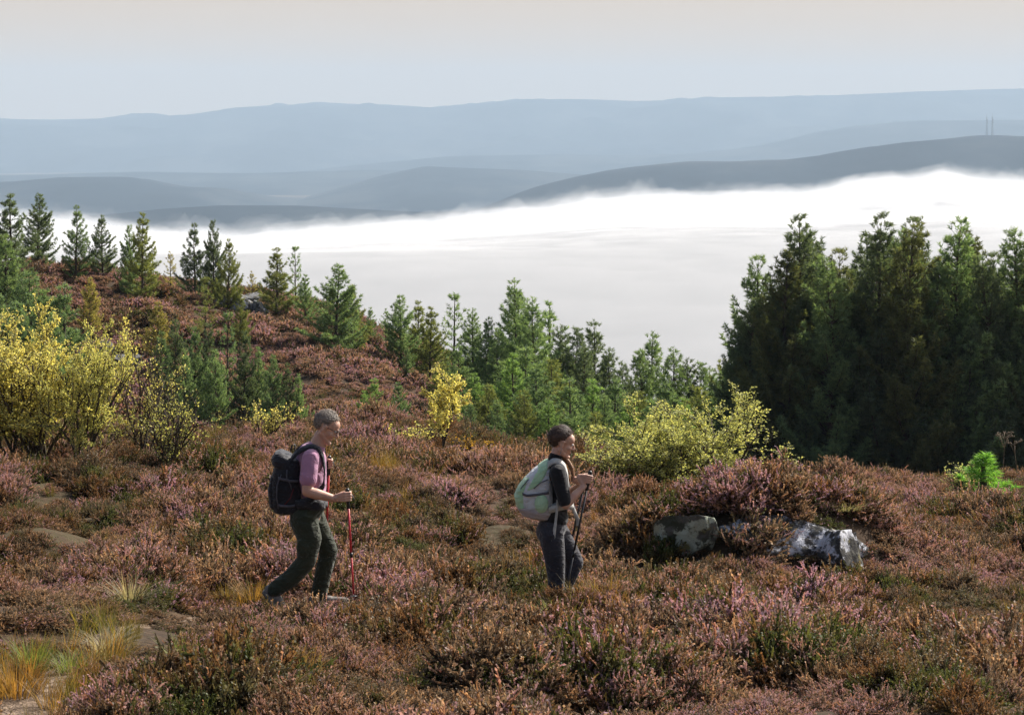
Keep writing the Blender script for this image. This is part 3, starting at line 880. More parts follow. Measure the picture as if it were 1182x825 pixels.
for i, a in enumerate(sorted(L5)): pine(a[0], a[1], a[2], a[3], a[4], '%s pine from the left along the skyline of the middle wood' % ORD[i], g5, 1.0)
g6 = 'lighter young pines along the front of the middle wood'
L6 = [(470, 400, 98), (512, 420, 92), (530, 400, 97), (548, 432, 90), (562, 446, 86), (580, 420, 93), (592, 410, 90), (608, 402, 92), (622, 424, 88), (640, 418, 92), (655, 438, 86), (668, 452, 88), (684, 440, 92), (700, 455, 86), (716, 442, 91), (727, 462, 86), (740, 452, 90), (756, 462, 86), (774, 446, 91), (790, 458, 88), (805, 450, 92), (822, 462, 90), (604, 450, 84), (636, 462, 84), (574, 462, 83), (540, 468, 83), (690, 478, 82), (838, 440, 92)]
for i, a in enumerate(sorted(L6)): pine(a[0], a[1], a[2], ('young%d' if i % 3 else 'mid%d') % (i % 4), [G_BRIGHT, G_BLUE, G_MID, G_OLIVE][(i * 7) % 4] if a[2] < 93 else G_MID, '%s light young pine from the left in front of the middle wood' % ORD[i], g6, 1.15)
# the tall stand on the right
g7 = 'tall dark pines along the near edge of the right stand'
L7 = [(852, 395, 90), (868, 346, 89), (886, 300, 90), (905, 292, 88), (926, 254, 89), (943, 268, 91), (961, 300, 87), (979, 292, 89), (996, 276, 91), (1018, 252, 88), (1034, 268, 90), (1046, 262, 87), (1066, 256, 91), (1082, 300, 88), (1104, 257, 88), (1124, 268, 90), (1141, 300, 87), (1158, 296, 89), (1174, 268, 88), (1196, 280, 88), (1220, 262, 90), (1246, 280, 88), (1275, 265, 90)]
for i, a in enumerate(sorted(L7)): pine(a[0], a[1], a[2] - 4, 'tall%d' % ((i * 3) % 5), [G_DARK, G_DARK, G_MID, (.15, .17, .08)][(i * 5) % 4], '%s tall pine from the left along the near edge of the dark stand' % ORD[i], g7, 1.0)
g8 = 'pines deep inside the right stand'
L8 = [(862, 400), (880, 350), (900, 330), (918, 310), (938, 300), (955, 320), (972, 320), (990, 300), (1008, 300), (1028, 285), (1052, 290), (1072, 300), (1092, 300), (1114, 290), (1134, 310), (1152, 320), (1168, 300), (1190, 300), (1230, 290)]
for i, a in enumerate(sorted(L8)): pine(a[0], a[1], 93 + (i * 7) % 10, 'tall%d' % ((i * 2 + 1) % 5), G_DARK, 'dark pine half hidden inside the shaded stand behind its near edge', g8, 1.1)

# ------------------------------------------------------------------ broadleaf shrubs
def leaf_cloud(P, D, rg, ln, wd):
    n = len(P)
    nrm = rg.normal(0, 1, (n, 3)); d = D + rg.normal(0, .7, (n, 3)); d /= np.linalg.norm(d, axis=1)[:, None]
    s_ = np.cross(d, nrm); s_ /= np.linalg.norm(s_, axis=1)[:, None] + 1e-9
    k = np.cross(d, s_)
    L = (ln * rg.uniform(.65, 1.25, n))[:, None]; w = L * wd / ln
    v = [P, P + d * L * .35 + s_ * w * .5 + k * w * .18, P + d * L, P + d * L * .35 - s_ * w * .5 + k * w * .18, P + d * L * .5]
    V = np.stack(v, 1).reshape(-1, 3)
    b = np.arange(n)[:, None] * 5
    F = np.concatenate([b + np.array([[0, 1, 4]]), b + np.array([[1, 2, 4]]), b + np.array([[2, 3, 4]]), b + np.array([[3, 0, 4]])])
    return V, F

def shrub(u, py, Y, hgt, rad, label, colr, seed, stems=9, leaf=.04, lw=.026, nleaf=5000, name='leafy_shrub', cat='shrub', upright=.5, group=None, sparse=0., tree=False):
    rg = np.random.default_rng(seed)
    x = wx(u, Y); z = hz(x, Y) - .03
    root = empty(name, (x, Y, z)); tag(root, label, cat, group)
    tr = MB(); P = []; D = []
    tips = []
    def grow(p, d, L, r, lvl):
        m = 5; pts = [p]; dd = d.copy()
        for s in range(m):
            dd = dd + rg.normal(0, .14, 3) + np.array([0, 0, .05]); dd /= np.linalg.norm(dd)
            pts.append(pts[-1] + dd * L / m)
        pts = np.array(pts)
        tr.tube(pts, np.linspace(r, r * .45, m + 1), 5 if lvl == 0 else 4)
        if lvl >= 1: tips.append((pts, L))
        if lvl < 3:
            nk = [7, 5, 4][lvl]
            for s in range(nk):
                f = (.25 if lvl else .12) + (.75 if lvl else .88) * (s + rg.uniform(0, .9)) / nk
                if tree and lvl == 0: f = .25 + .75 * (s + .5) / nk
                q = np.array([np.interp(f * m, range(m + 1), pts[:, c]) for c in range(3)])
                side = rg.normal(0, 1, 3); side -= dd * side.dot(dd); side /= np.linalg.norm(side)
                nd = dd * .75 + side * rg.uniform(.45, .9) + np.array([0, 0, upright * .4]); nd /= np.linalg.norm(nd)
                grow(q, nd, L * rg.uniform(.32, .52) * (1.25 - .5 * f if tree else 1), r * .5, lvl + 1)
    for s in range(stems):
        az = s / stems * 6.28 + rg.normal(0, .4); ln_ = rg.uniform(.2, 1.0)
        lean = math.atan2(rad * ln_, hgt) * (1.0 if not tree else .3)
        d = np.array([math.cos(az) * math.sin(lean), math.sin(az) * math.sin(lean), math.cos(lean)])
        L = (hgt * math.cos(lean) * .78 + rad * ln_ * math.sin(lean) * .8) * rg.uniform(.75, 1.05)
        b0 = np.array([math.cos(az), math.sin(az), 0]) * rad * rg.uniform(0, .25 if not tree else .03)
        grow(b0, d, L, .010 + .006 * hgt, 0)
    wts = np.array([L for _, L in tips]); wts /= wts.sum()
    clump = rg.uniform(.1, 1.6, len(tips)) if sparse == 0 else rg.choice([.0, .3, 1.6], len(tips))
    wts = wts * clump; wts /= wts.sum()
    ch = rg.choice(len(tips), nleaf, p=wts)
    for c_ in ch:
        pts, L = tips[c_]
        f = rg.uniform(.15, 1.0) * 5
        i = min(int(f), 4); q = pts[i] + (pts[i + 1] - pts[i]) * (f - i)
        dv = pts[i + 1] - pts[i]; dv = dv / np.linalg.norm(dv)
        P.append(q + rg.normal(0, .012, 3)); D.append(dv)
    P = np.array(P); D = np.array(D)
    V, F = leaf_cloud(P, D, rg, leaf, lw)
    zmax = np.percentile(V[:, 2], 99.7); k = hgt / max(zmax, .1)
    rnd = np.repeat(np.clip(rg.normal(.5, .25, len(P)), 0, 1), 5)
    o = link('foliage', mesh_from('foliage', V, F, False, {'rnd': rnd}), M_leaf, root); o.color = (*colr, 1)
    tr.build('stems' if not tree else 'trunk', M_twig, root)
    kx = rad / max(np.percentile(np.abs(V[:, :2]), 97), .1)
    root.scale = (kx, kx, k)
    return root

Y_GOLD = (.66, .60, .24); Y_GREEN = (.60, .58, .24); Y_PALE = (.50, .50, .20)
shrub(38, 560, 28, 1.98, .95, 'large yellow leafed bush at the left edge behind the heather', Y_GOLD, 1, 16, .031, .023, 30000)
shrub(96, 565, 27.4, 1.75, .52, 'yellow green bush crowding the right side of the large left bush', Y_GREEN, 2, 9, .031, .023, 13000)
shrub(-40, 560, 28.5, 2.1, .9, 'yellow bush running out of the picture at the left edge', Y_GOLD, 3, 9, .031, .023, 13000)
shrub(165, 562, 28, 1.95, .55, 'thin bare-stemmed sapling with sparse yellow leaves', Y_GOLD, 4, 6, .036, .026, 1100, name='birch_sapling', cat='sapling', upright=.9, sparse=1)
shrub(195, 572, 27, 1.05, .42, 'low pale twiggy shrub at the foot of the thin sapling', Y_PALE, 5, 8, .03, .02, 1500)
shrub(308, 520, 33, .62, .38, 'small yellow shrub just behind the walking man', Y_GOLD, 6, 7, .036, .026, 900)
shrub(511, 518, 34, 1.42, .50, 'upright golden birch sapling in the middle ground', Y_GOLD, 7, 2, .031, .023, 4500, name='birch_sapling', cat='sapling', upright=.6, tree=True)
shrub(478, 512, 34.5, .45, .35, 'low yellow undergrowth left of the golden birch', Y_GOLD, 8, 6, .036, .026, 500)
shrub(548, 516, 34, .38, .3, 'low rusty gold bush right of the golden birch', (.40, .24, .05), 9, 6, .036, .026, 500)
shrub(604, 534, 31, .22, .35, 'little yellow sprig behind the walking woman', Y_GOLD, 10, 5, .034, .024, 300)
shrub(800, 556, 29, 1.42, .98, 'wide pale green willow bush behind the walkers', (.50, .51, .23), 11, 20, .030, .020, 30000, name='willow_bush', cat='bush', upright=.3)
shrub(730, 558, 28.6, .72, .6, 'low left skirt of the pale willow', (.50, .50, .24), 12, 10, .031, .019, 6500, name='willow_bush', cat='bush', upright=.3)
shrub(1112, 556, 31, .58, .3, 'grey green willow shrub beside the bright young pine', (.40, .42, .22), 13, 8, .032, .02, 1500, name='willow_bush', cat='bush')
pine(1136, 528, 30.5, 'sprout', (.20, .40, .08), 'bright green young pine beside the grey green shrub', None, 2.1, 'pine_sapling', cat='pine sapling')
pine(275, 533, 28.5, 'sprout', (.13, .27, .06), 'tiny bright green pine seedling in the heather behind the man', None, 1.0, 'pine_sapling', cat='pine sapling')
shrub(1094, 558, 30, .2, .3, 'pale low sprig left of the grey green shrub', Y_PALE, 14, 5, .03, .02, 250)

# ------------------------------------------------------------------ rocks
def rock_mat(name, dark, light, thr):
    m, n, out = nt(name)
    p = N(n, 'ShaderNodeBsdfPrincipled'); p.inputs['Roughness'].default_value = 1; p.inputs['Specular IOR Level'].default_value = .03
    pos = N(n, 'ShaderNodeNewGeometry').outputs['Position']
    a = ramp(n, noise(n, 3.4, 8, pos, .72), [(thr, dark), (thr + .05, light)])
    a = mix(n, ramp(n, noise(n, 9, 4, pos), [(.52, (0, 0, 0)), (.62, (1, 1, 1))]), a, (.12, .115, .10))
    a = mix(n, ramp(n, noise(n, 5, 3, pos), [(.60, (0, 0, 0)), (.68, (1, 1, 1))]), a, (.20, .18, .08))
    n.links.new(a, p.inputs['Base Color'])
    b = N(n, 'ShaderNodeBump'); b.inputs['Distance'].default_value = .03; b.inputs['Strength'].default_value = 1
    n.links.new(noise(n, 12, 6, pos, .65), b.inputs['Height']); n.links.new(b.outputs[0], p.inputs['Normal'])
    n.links.new(p.outputs[0], out.inputs[0]); return m
M_rock = rock_mat('lichen_rock', (.06, .058, .055), (.55, .56, .60), .49)
M_rock2 = rock_mat('grey_rock', (.07, .068, .065), (.30, .30, .31), .44)
M_rock4 = rock_mat('dark_slope_rock', (.05, .05, .052), (.15, .15, .155), .47)
M_rock3 = rock_mat('green_lichen_rock', (.07, .075, .055), (.42, .45, .36), .44)
def rock(x, y, z, rad, seed, mat, label, name='boulder', group=None, tilt=(0, 0, 0), cat='rock'):
    bm = bmesh.new(); bmesh.ops.create_icosphere(bm, subdivisions=5, radius=1)
    me = bpy.data.meshes.new(name); bm.to_mesh(me); bm.free()
    V = np.empty(len(me.vertices) * 3); me.vertices.foreach_get('co', V); V = V.reshape(-1, 3)
    rg = np.random.default_rng(seed)
    for k in range(24):   # chop with random planes -> facets
        nrm = rg.normal(0, 1, 3); nrm /= np.linalg.norm(nrm); d = rg.uniform(.42, .82)
        s = V @ nrm; ov = np.maximum(s - d, 0); V = V - ov[:, None] * nrm * .985
    V *= 1 + .13 * np.round(fbm(V[:, 0] * 2.2 + V[:, 2], V[:, 1] * 2.2 + V[:, 2] * 2.5, seed + 5, 2) * 5)[:, None] / 5
    V *= 1 + .07 * fbm(V[:, 0] * 3 + V[:, 2] * 2, V[:, 1] * 3 - V[:, 2], seed, 4)[:, None] * 2
    V *= np.array(rad)
    me.vertices.foreach_set('co', V.ravel()); me.update()
    me.polygons.foreach_set('use_smooth', np.ones(len(me.polygons), bool))
    o = link(name, me, mat); o.location = (x, y, z); o.rotation_euler = tilt
    return tag(o, label, cat, group)
g = 'lichen-covered rocks breaking out of the heather hummock'
for (u, Y, zc_, rad, seed, mt, lab, tl) in [
    (893, 21.50, -3.93, (.86, .46, .44), 1, M_rock, 'broad low outcrop with pale lichen patches under overhanging heather', (.55, .08, .1)),
    (968, 21.25, -4.02, (.36, .34, .32), 3, M_rock, 'white slab at the right end of the outcrop', (.3, .25, 2.2)),
    (798, 21.42, -3.86, (.46, .42, .36), 4, M_rock3, 'greenish lichen rock at the left end of the outcrop', (.2, .1, 3)),
    (850, 21.15, -4.12, (.18, .20, .13), 5, M_rock2, 'small grey stone below the broad outcrop', (.2, 0, 1))]:
    rock(wx(u, Y), Y, zc_, rad, seed, mt, lab, group=g, tilt=tl)
g = 'grey rocks on the crest of the left hill'
for i, (u, py, Y, rad, lab) in enumerate([
    (262, 334, 111.5, (.9, .8, .5), 'grey crest rock nearest the dark pair of pines'),
    (280, 338, 111, (1.1, .8, .5), 'broad grey crest slab in the middle of the rocks'),
    (300, 342, 111, (1.0, .8, .5), 'grey crest rock nearest the bushy olive pine'),
    (288, 330, 112.5, (.8, .8, .4), 'grey stone topping the crest rocks')]):
    x = wx(u, Y); rock(x, Y, hz(x, Y) + .45, (rad[0] * 1.2, rad[1], rad[2] * 1.2), 20 + i, M_rock2, lab, group=g, tilt=(0, 0, i))
x, y, z = ground_at(228, 535); rock(x, y, z + .22, (.18, .14, .10), 31, M_rock2, 'small dark stone beside the thin sapling on the left')
x, y, z = ground_at(216, 532); rock(x, y, z + .22, (.08, .08, .06), 32, M_rock, 'pebble-sized white stone left of the small dark stone')
for i, (u, Y, rad, lab) in enumerate([(118, 99, (.9, .6, .5), 'dark rock on the upper slope under the golden pine'), (150, 97, (1.3, .7, .5), 'long dark rock band in the middle of the left slope'), (178, 96.5, (.8, .6, .4), 'dark rock at the right end of the slope band')]):
    x = wx(u, Y); rock(x, Y, hz(x, Y) + .35, rad, 40 + i, M_rock4, lab, group='dark rocks on the left slope', tilt=(.2, 0, i))
rock(wx(476, 100), 100, hz(wx(476, 100), 100) + .3, (.35, .3, .25), 33, M_rock, 'lone white stone on the hillside by the middle wood')

# ------------------------------------------------------------------ tussocks that stand out
def tussock(u, py, seed, hgt, rad, n_, colr, label, spread=.8, droop=1.2):
    x, y, z = ground_at(u, py)
    me = grass_tuft(seed, int(n_ * 1.3), hgt, spread, .0023, rad, droop, 'grass_tussock')
    o = link('grass_tussock', me, M_grass_col); o.location = (x, y, z + .02); o.color = (*colr, 1)
    return tag(o, label, 'grass tussock')
STRAW = (.38, .33, .24); ORANGE = (.32, .18, .06); LIME = (.17, .21, .06)
for q in [(890, 762, 51, .28, .24, 380, (.30, .29, .21), 'bleached straw coloured tussock arching over the heather at the right foreground', 1.0),
          (18, 805, 52, .22, .15, 260, ORANGE, 'tall orange grass clump beside the pale path', .45),
          (38, 778, 53, .22, .09, 150, LIME, 'upright lime green grass behind the orange clump', .4),
          (122, 755, 54, .18, .10, 160, STRAW, 'straw tussock at the top end of the pale path', .9),
          (82, 778, 55, .13, .09, 150, LIME, 'low green tuft growing in the middle of the path', .9),
          (648, 728, 56, .24, .12, 140, (.30, .30, .08), 'yellow green grass clump at the walking woman\'s feet', .5),
          (216, 785, 57, .28, .05, 50, LIME, 'sharp green blades in the lower left heather', .4),
          (505, 735, 58, .28, .12, 160, LIME, 'green grass clump in the heather between the walkers', .5),
          (335, 792, 59, .22, .16, 200, ORANGE, 'rusty grass patch below the walking man', .6),
          (292, 700, 60, .24, .12, 160, ORANGE, 'orange grass beside the walking man\'s trailing foot', .5),
          (968, 588, 71, .10, .26, 420, (.42, .38, .24), 'pale dry moss cushion on top of the outcrop right end', .9),
          (800, 586, 72, .09, .22, 300, (.42, .36, .22), 'pale dry moss cushion above the greenish rock', .9),
          (905, 572, 73, .09, .14, 200, (.40, .34, .10), 'yellowish moss cushion crowning the outcrop hummock', .9),
          (150, 700, 61, .26, .08, 90, STRAW, 'thin pale tussock above the path bend', .9)]:
    tussock(*q)

def stalk(u, py, Y, hgt, seed, label, sprays=6):
    rg = np.random.default_rng(seed); x = wx(u, Y); mb = MB()
    pts = [np.array([0, 0, 0.])]; d = np.array([rg.normal(0, .08), 0, 1.])
    for k in range(5): d = d + rg.normal(0, .04, 3); d /= np.linalg.norm(d); pts.append(pts[-1] + d * hgt / 5)
    mb.tube(pts, np.linspace(.006, .003, 6), 5)
    top = pts[-1]
    for k in range(sprays):
        a = k / sprays * 6.28; e = top + np.array([math.cos(a) * .11, math.sin(a) * .11, rg.uniform(.02, .1)]) * hgt * 1.4
        st = pts[4] if k % 2 else top
        mb.tube([st, (st + e) / 2 + np.array([0, 0, .01]), e], .003, 4)
        for j in range(4): mb.ellipsoid(e + rg.normal(0, .012, 3), (.009, .009, .012), None, 6, 4)
    o = mb.build('dead_stalk', M_stalk); o.location = (x, Y, hz(x, Y)); return tag(o, label, 'dead stalk')
M_stalk = simple('dry_stalk', (.28, .22, .15), .9)
stalk(900, 535, 34, .62, 1, 'tall thin dead stalk against the dark pines, left of the pair')
stalk(918, 535, 34, .42, 2, 'shorter dead stalk against the dark pines, right of the pair')
stalk(1157, 540, 32, .7, 3, 'branching dead seed head rising right of the bright pine', 9)
stalk(1176, 540, 32, .6, 4, 'short bent dead stalk at the right edge of the picture', 5)

# ------------------------------------------------------------------ masts
M_steel = simple('mast_steel', (.25, .26, .28), .6)
for (u, hgt, lab) in ((1139, 52, 'left one of two thin masts on the far right hill'), (1145.5, 54, 'right one of two thin masts on the far right hill')):
    Y = 5890; x = wx(u, Y); r = empty('radio_mast', (x, Y, zpy(157, Y) - 3)); tag(r, lab, 'mast', 'masts on the far right hill')
    mb = MB()
    for a in range(4):
        c, s = math.cos(a * 1.571 + .78), math.sin(a * 1.571 + .78)
        mb.tube([(2.6 * c, 2.6 * s, 0), (1.0 * c, 1.0 * s, hgt)], .35, 5)
    for k in range(9):
        z0 = k * hgt / 9; z1 = z0 + hgt / 9; w0 = 1.85 - 1.15 * k / 9; w1 = 1.85 - 1.15 * (k + 1) / 9
        for sx, sy, ex, ey in ((-1, -1, 1, -1), (1, -1, 1, 1), (1, 1, -1, 1), (-1, 1, -1, -1)):
            mb.tube([(sx * w0, sy * w0, z0), (ex * w1, ey * w1, z1)], .16, 4)
    mb.build('lattice_tower', M_steel, r, False)
    a2 = MB(); a2.tube([(0, 0, hgt), (0, 0, hgt + 8)], .3, 6); a2.build('antenna', M_steel, r)
    d2 = MB()
    for k in range(3): d2.tube([(1.5, -1.2, hgt * .7 + k * 4), (1.5, -2.2, hgt * .7 + k * 4)], 1.3, 12)
    d2.build('dish_array', M_steel, r)

# ------------------------------------------------------------------ people
def cloth(name, col, col2, fold=.006, scale=9, rough=.85):
    m, n, out = nt(name)
    p = N(n, 'ShaderNodeBsdfPrincipled'); p.inputs['Roughness'].default_value = rough; p.inputs['Specular IOR Level'].default_value = .2
    p.inputs['Sheen Weight'].default_value = .15
    tc = N(n, 'ShaderNodeTexCoord').outputs['Object']
    n.links.new(mix(n, ramp(n, noise(n, 5, 3, tc), [(.4, (0, 0, 0)), (.6, (1, 1, 1))]), col, col2), p.inputs['Base Color'])
    mp = N(n, 'ShaderNodeMapping'); mp.inputs['Scale'].default_value = (1, 1, 1.9); n.links.new(tc, mp.inputs[0])
    t = N(n, 'ShaderNodeTexNoise'); t.inputs['Scale'].default_value = scale; t.inputs['Detail'].default_value = 3; t.inputs['Distortion'].default_value = 1.2
    n.links.new(mp.outputs[0], t.inputs['Vector'])
    b = N(n, 'ShaderNodeBump'); b.inputs['Distance'].default_value = fold * 6; b.inputs['Strength'].default_value = .9
    n.links.new(t.outputs[0], b.inputs['Height']); n.links.new(b.outputs[0], p.inputs['Normal'])
    n.links.new(p.outputs[0], out.inputs[0]); return m
def skin_mat():
    m, n, out = nt('skin')
    p = N(n, 'ShaderNodeBsdfPrincipled'); p.inputs['Roughness'].default_value = .5
    p.inputs['Subsurface Weight'].default_value = .15; p.inputs['Subsurface Radius'].default_value = (.01, .004, .002); p.inputs['Subsurface Scale'].default_value = 1
    tc = N(n, 'ShaderNodeTexCoord').outputs['Object']
    n.links.new(mix(n, ramp(n, noise(n, 14, 3, tc), [(.4, (0, 0, 0)), (.65, (1, 1, 1))]), (.56, .34, .25), (.50, .27, .19)), p.inputs['Base Color'])
    n.links.new(p.outputs[0], out.inputs[0]); return m
M_skin = skin_mat()
def hair_mat(name, a, b):
    m, n, out = nt(name)
    p = N(n, 'ShaderNodeBsdfPrincipled'); p.inputs['Roughness'].default_value = .55
    tc = N(n, 'ShaderNodeTexCoord').outputs['Object']
    mp = N(n, 'ShaderNodeMapping'); mp.inputs['Scale'].default_value = (30, 120, 120); n.links.new(tc, mp.inputs[0])
    f = noise(n, 1, 3, mp.outputs[0])
    n.links.new(mix(n, ramp(n, f, [(.4, (0, 0, 0)), (.6, (1, 1, 1))]), a, b), p.inputs['Base Color'])
    bb = N(n, 'ShaderNodeBump'); bb.inputs['Distance'].default_value = .004; n.links.new(f, bb.inputs['Height']); n.links.new(bb.outputs[0], p.inputs['Normal'])
    n.links.new(p.outputs[0], out.inputs[0]); return m

def v3(*a): return np.array(a, float)
def nrm(a): a = np.array(a, float); return a / (np.linalg.norm(a) + 1e-9)

def face(mb, c, tilt, turn=0.0, s=1.0, female=False):
    """adds a head (cranium, jaw, nose, brow, lips, ears) around centre c; x forward; tilt>0 looks down; returns frame"""
    ct, st = math.cos(tilt), math.sin(tilt)
    M = np.array(Matrix.Rotation(turn, 3, 'Z')) @ np.array([[ct, 0, st], [0, 1, 0], [-st, 0, ct]])
    T = lambda x, y, z: c + M @ (v3(x, y, z) * s)
    E = lambda x, y, z, rad: mb.ellipsoid(T(x, y, z), np.array(rad) * s, M)
    E(-.012, 0, .028, (.098, .076, .088)); E(.022, 0, -.03, (.068, .062, .085))
    E(.045, 0, .03, (.052, .062, .055))
    w = .86 if female else 1.0
    mb.capsule(T(.03, .035, -.085), T(.074, .012, -.106), .026 * s * w, .018 * s * w)
    mb.capsule(T(.03, -.035, -.085), T(.074, -.012, -.106), .026 * s * w, .018 * s * w)
    mb.capsule(T(-.01, .052, -.055), T(.03, .036, -.088), .022 * s * w, .022 * s * w)
    mb.capsule(T(-.01, -.052, -.055), T(.03, -.036, -.088), .022 * s * w, .022 * s * w)
    E(.082, 0, -.104, (.016, .02, .014))
    mb.capsule(T(.088, 0, .012), T(.112, 0, -.032), .0075 * s, .0115 * s, 8)
    mb.capsule(T(.103, .010, -.037), T(.094, .014, -.037), .008 * s, .007 * s, 8); mb.capsule(T(.103, -.010, -.037), T(.094, -.014, -.037), .008 * s, .007 * s, 8)
    if not female: mb.capsule(T(.087, .032, .018), T(.090, -.032, .018), .0085 * s, .0085 * s, 8)
    mb.capsule(T(.080, .020, -.064), T(.088, 0, -.061), .006 * s, .008 * s, 8); mb.capsule(T(.080, -.020, -.064), T(.088, 0, -.061), .006 * s, .008 * s, 8)
    mb.capsule(T(.078, .018, -.074), T(.085, 0, -.074), .006 * s, .009 * s, 8); mb.capsule(T(.078, -.018, -.074), T(.085, 0, -.074), .006 * s, .009 * s, 8)
    for q in (-1, 1):
        E(-.008, q * .078, -.012, (.018, .008, .031)); E(-.006, q * .080, .008, (.019, .009, .016))
        E(.05, q * .040, -.032, (.03, .022, .022))
    return T, M

def eyes(T, s, parent):
    for q in (-1, 1):
        mb = MB(); mb.ellipsoid(T(.081, q * .031, .001), (.0115 * s,) * 3, None, 12, 8)
        e = mb.build('eye', M_eye, parent)
        mi = MB(); mi.ellipsoid(T(.0905, q * .0315, .000), (.0035 * s, .0055 * s, .0055 * s), None, 10, 6); mi.build('iris', M_black, e)
M_eye = simple('eye_white', (.75, .73, .70), .2, spec=.5)
M_black = simple('black_plastic', (.012, .012, .013), .35, spec=.5)

def grip(mb, Hc, d, a, side, rp=.014, s=1.0):
    """a fist closed round a stick through Hc along a; d = forearm direction; side = back-of-hand side vector"""
    d = nrm(d); a = nrm(a); s_ = nrm(np.array(side) - a * np.dot(side, a)); f = nrm(np.cross(a, s_)); 
    if np.dot(f, d) < 0: f = -f
    rr = rp + .011 * s
    W = Hc - f * .085 * s + s_ * .012 * s - a * .006
    for i in range(4):
        o = (1.5 - i) * .0195 * s; L = [.96, 1.06, 1.0, .84][i]; r = [.0088, .0090, .0086, .0076][i] * s
        k0 = Hc + a * o - f * .020 * s * L + s_ * (rr + .010 * s)
        k1 = Hc + a * o + f * (rr * .85 * L) + s_ * (rr * .95)
        k2 = Hc + a * (o - .002) + f * rr * 1.0 * L - s_ * rr * .45
        k3 = Hc + a * (o - .003) - f * rr * .15 - s_ * rr * 1.12
        mb.chain([k0, k1, k2, k3], [r * 1.1, r, r * .95, r * .8], 10)
        mb.capsule(W + a * o * .55, k0, .015 * s, r * 1.25, 10)
    mb.capsule(W - a * .012 * s, W + a * .014 * s, .019 * s, .019 * s, 10)
    mb.ellipsoid(Hc - f * .048 * s + s_ * .010 * s, np.array((.030, .016, .038)) * s, np.stack([f, s_, a], 1))
    t0 = W + a * .016 * s - s_ * .008 * s; t1 = Hc - f * .030 * s + a * .030 * s - s_ * .022 * s; t2 = Hc - f * .002 + a * .036 * s - s_ * (rr + .008 * s); t3 = Hc + f * .022 * s + a * .030 * s - s_ * (rr + .004 * s)
    mb.chain([t0, t1, t2, t3], [.014 * s, .0115 * s, .010 * s, .008 * s], 10)
    return W

def pole(name, A, B, mat, gripmat, label, parent_loc, rz=0, split=.33):
    """trekking pole from grip top A to tip B (world, relative to parent_loc)"""
    A = np.array(A, float); B = np.array(B, float); L = np.linalg.norm(B - A); t = (B - A) / L
    root = empty(name, tuple(np.array(parent_loc) + B)); tag(root, label, 'trekking pole', 'trekking poles held by the walkers')
    o = -B
    g_ = MB(); g_.chain([A + o, A + o + t * .035, A + o + t * .07, A + o + t * .13], [.017, .0145, .0155, .0125], 12); g_.build('grip', gripmat, root)
    st = MB(); side = nrm(np.cross(t, [0.3, 1, 0])); pts = [A + o + t * .01 + side * (.015 + .035 * math.sin(k / 8 * math.pi)) + t * (.13 * k / 8) for k in range(9)]
    st.tube(pts, .006, 6, .35); st.build('wrist_strap', M_black, root)
    s1 = MB(); s1.tube([A + o + t * .12, A + o + t * L * .55], .0085, 10); s1.build('upper_shaft', mat, root)
    s2 = MB(); s2.tube([A + o + t * L * .55, A + o + t * (L - .10)], .0072, 10); s2.build('lower_shaft', mat, root)
    c = MB(); c.tube([A + o + t * L * .535, A + o + t * L * .575], .0115, 10); c.build('clamp', gripmat, root)
    b = MB(); b.tube([A + o + t * (L - .085), A + o + t * (L - .08)], [.028, .024], 14); b.tube([A + o + t * (L - .1), A + o], [.006, .0035], 8); b.build('basket_tip', gripmat, root)
    return root

def strap_mesh(pts, w, th, side):
    """flat webbing swept along pts; side = direction of its width"""
    P = np.asarray(pts, float); n = len(P)
    ts_ = np.linspace(0, n - 1, n * 6); Q = np.stack([np.interp(ts_, range(n), P[:, k]) for k in range(3)], 1)
    ker = np.hanning(7); ker /= ker.sum()
    Q = np.stack([np.convolve(np.pad(Q[:, k], 3, mode='edge'), ker, 'valid') for k in range(3)], 1)
    T_ = np.gradient(Q, axis=0); T_ /= np.linalg.norm(T_, axis=1)[:, None] + 1e-9
    sd_ = np.broadcast_to(np.array(side, float), Q.shape); sd_ = sd_ - T_ * (sd_ * T_).sum(1)[:, None]; sd_ = sd_ / (np.linalg.norm(sd_, axis=1)[:, None] + 1e-9)
    nn_ = np.cross(T_, sd_)
    V = np.concatenate([Q + sd_ * w / 2 + nn_ * th / 2, Q - sd_ * w / 2 + nn_ * th / 2, Q - sd_ * w / 2 - nn_ * th / 2, Q + sd_ * w / 2 - nn_ * th / 2])
    m_ = len(Q); F = []
    for k in range(4):
        for i in range(m_ - 1): F.append((k * m_ + i, k * m_ + i + 1, ((k + 1) % 4) * m_ + i + 1, ((k + 1) % 4) * m_ + i))
    F += [(0, m_, 2 * m_, 3 * m_), (m_ - 1, 4 * m_ - 1, 3 * m_ - 1, 2 * m_ - 1)]
    return V, F

def loft(mb, secs, seg=28, pw=3.3):
    """secs: (centre, hx, hy, tilt) rounded-rect sections stacked upward"""
    V = []; n = len(secs); a = np.arange(seg) / seg * 2 * np.pi
    for c, hx, hy, tl in secs:
        x = np.sign(np.cos(a)) * np.abs(np.cos(a)) ** (2 / pw) * hx; y = np.sign(np.sin(a)) * np.abs(np.sin(a)) ** (2 / pw) * hy
        V.append(np.stack([x * math.cos(tl), y, -x * math.sin(tl)], 1) + np.array(c))
    V = np.concatenate(V + [np.array([secs[0][0]]), np.array([secs[-1][0]])]); F4 = []; F3 = []
    for i in range(n - 1):
        for j in range(seg):
            k = (j + 1) % seg; F4.append((i * seg + j, i * seg + k, (i + 1) * seg + k, (i + 1) * seg + j))
    for j in range(seg):
        k = (j + 1) % seg; F3.append((n * seg, k, j)); F3.append((n * seg + 1, (n - 1) * seg + j, (n - 1) * seg + k))
    mb.add(V, F4, F3)

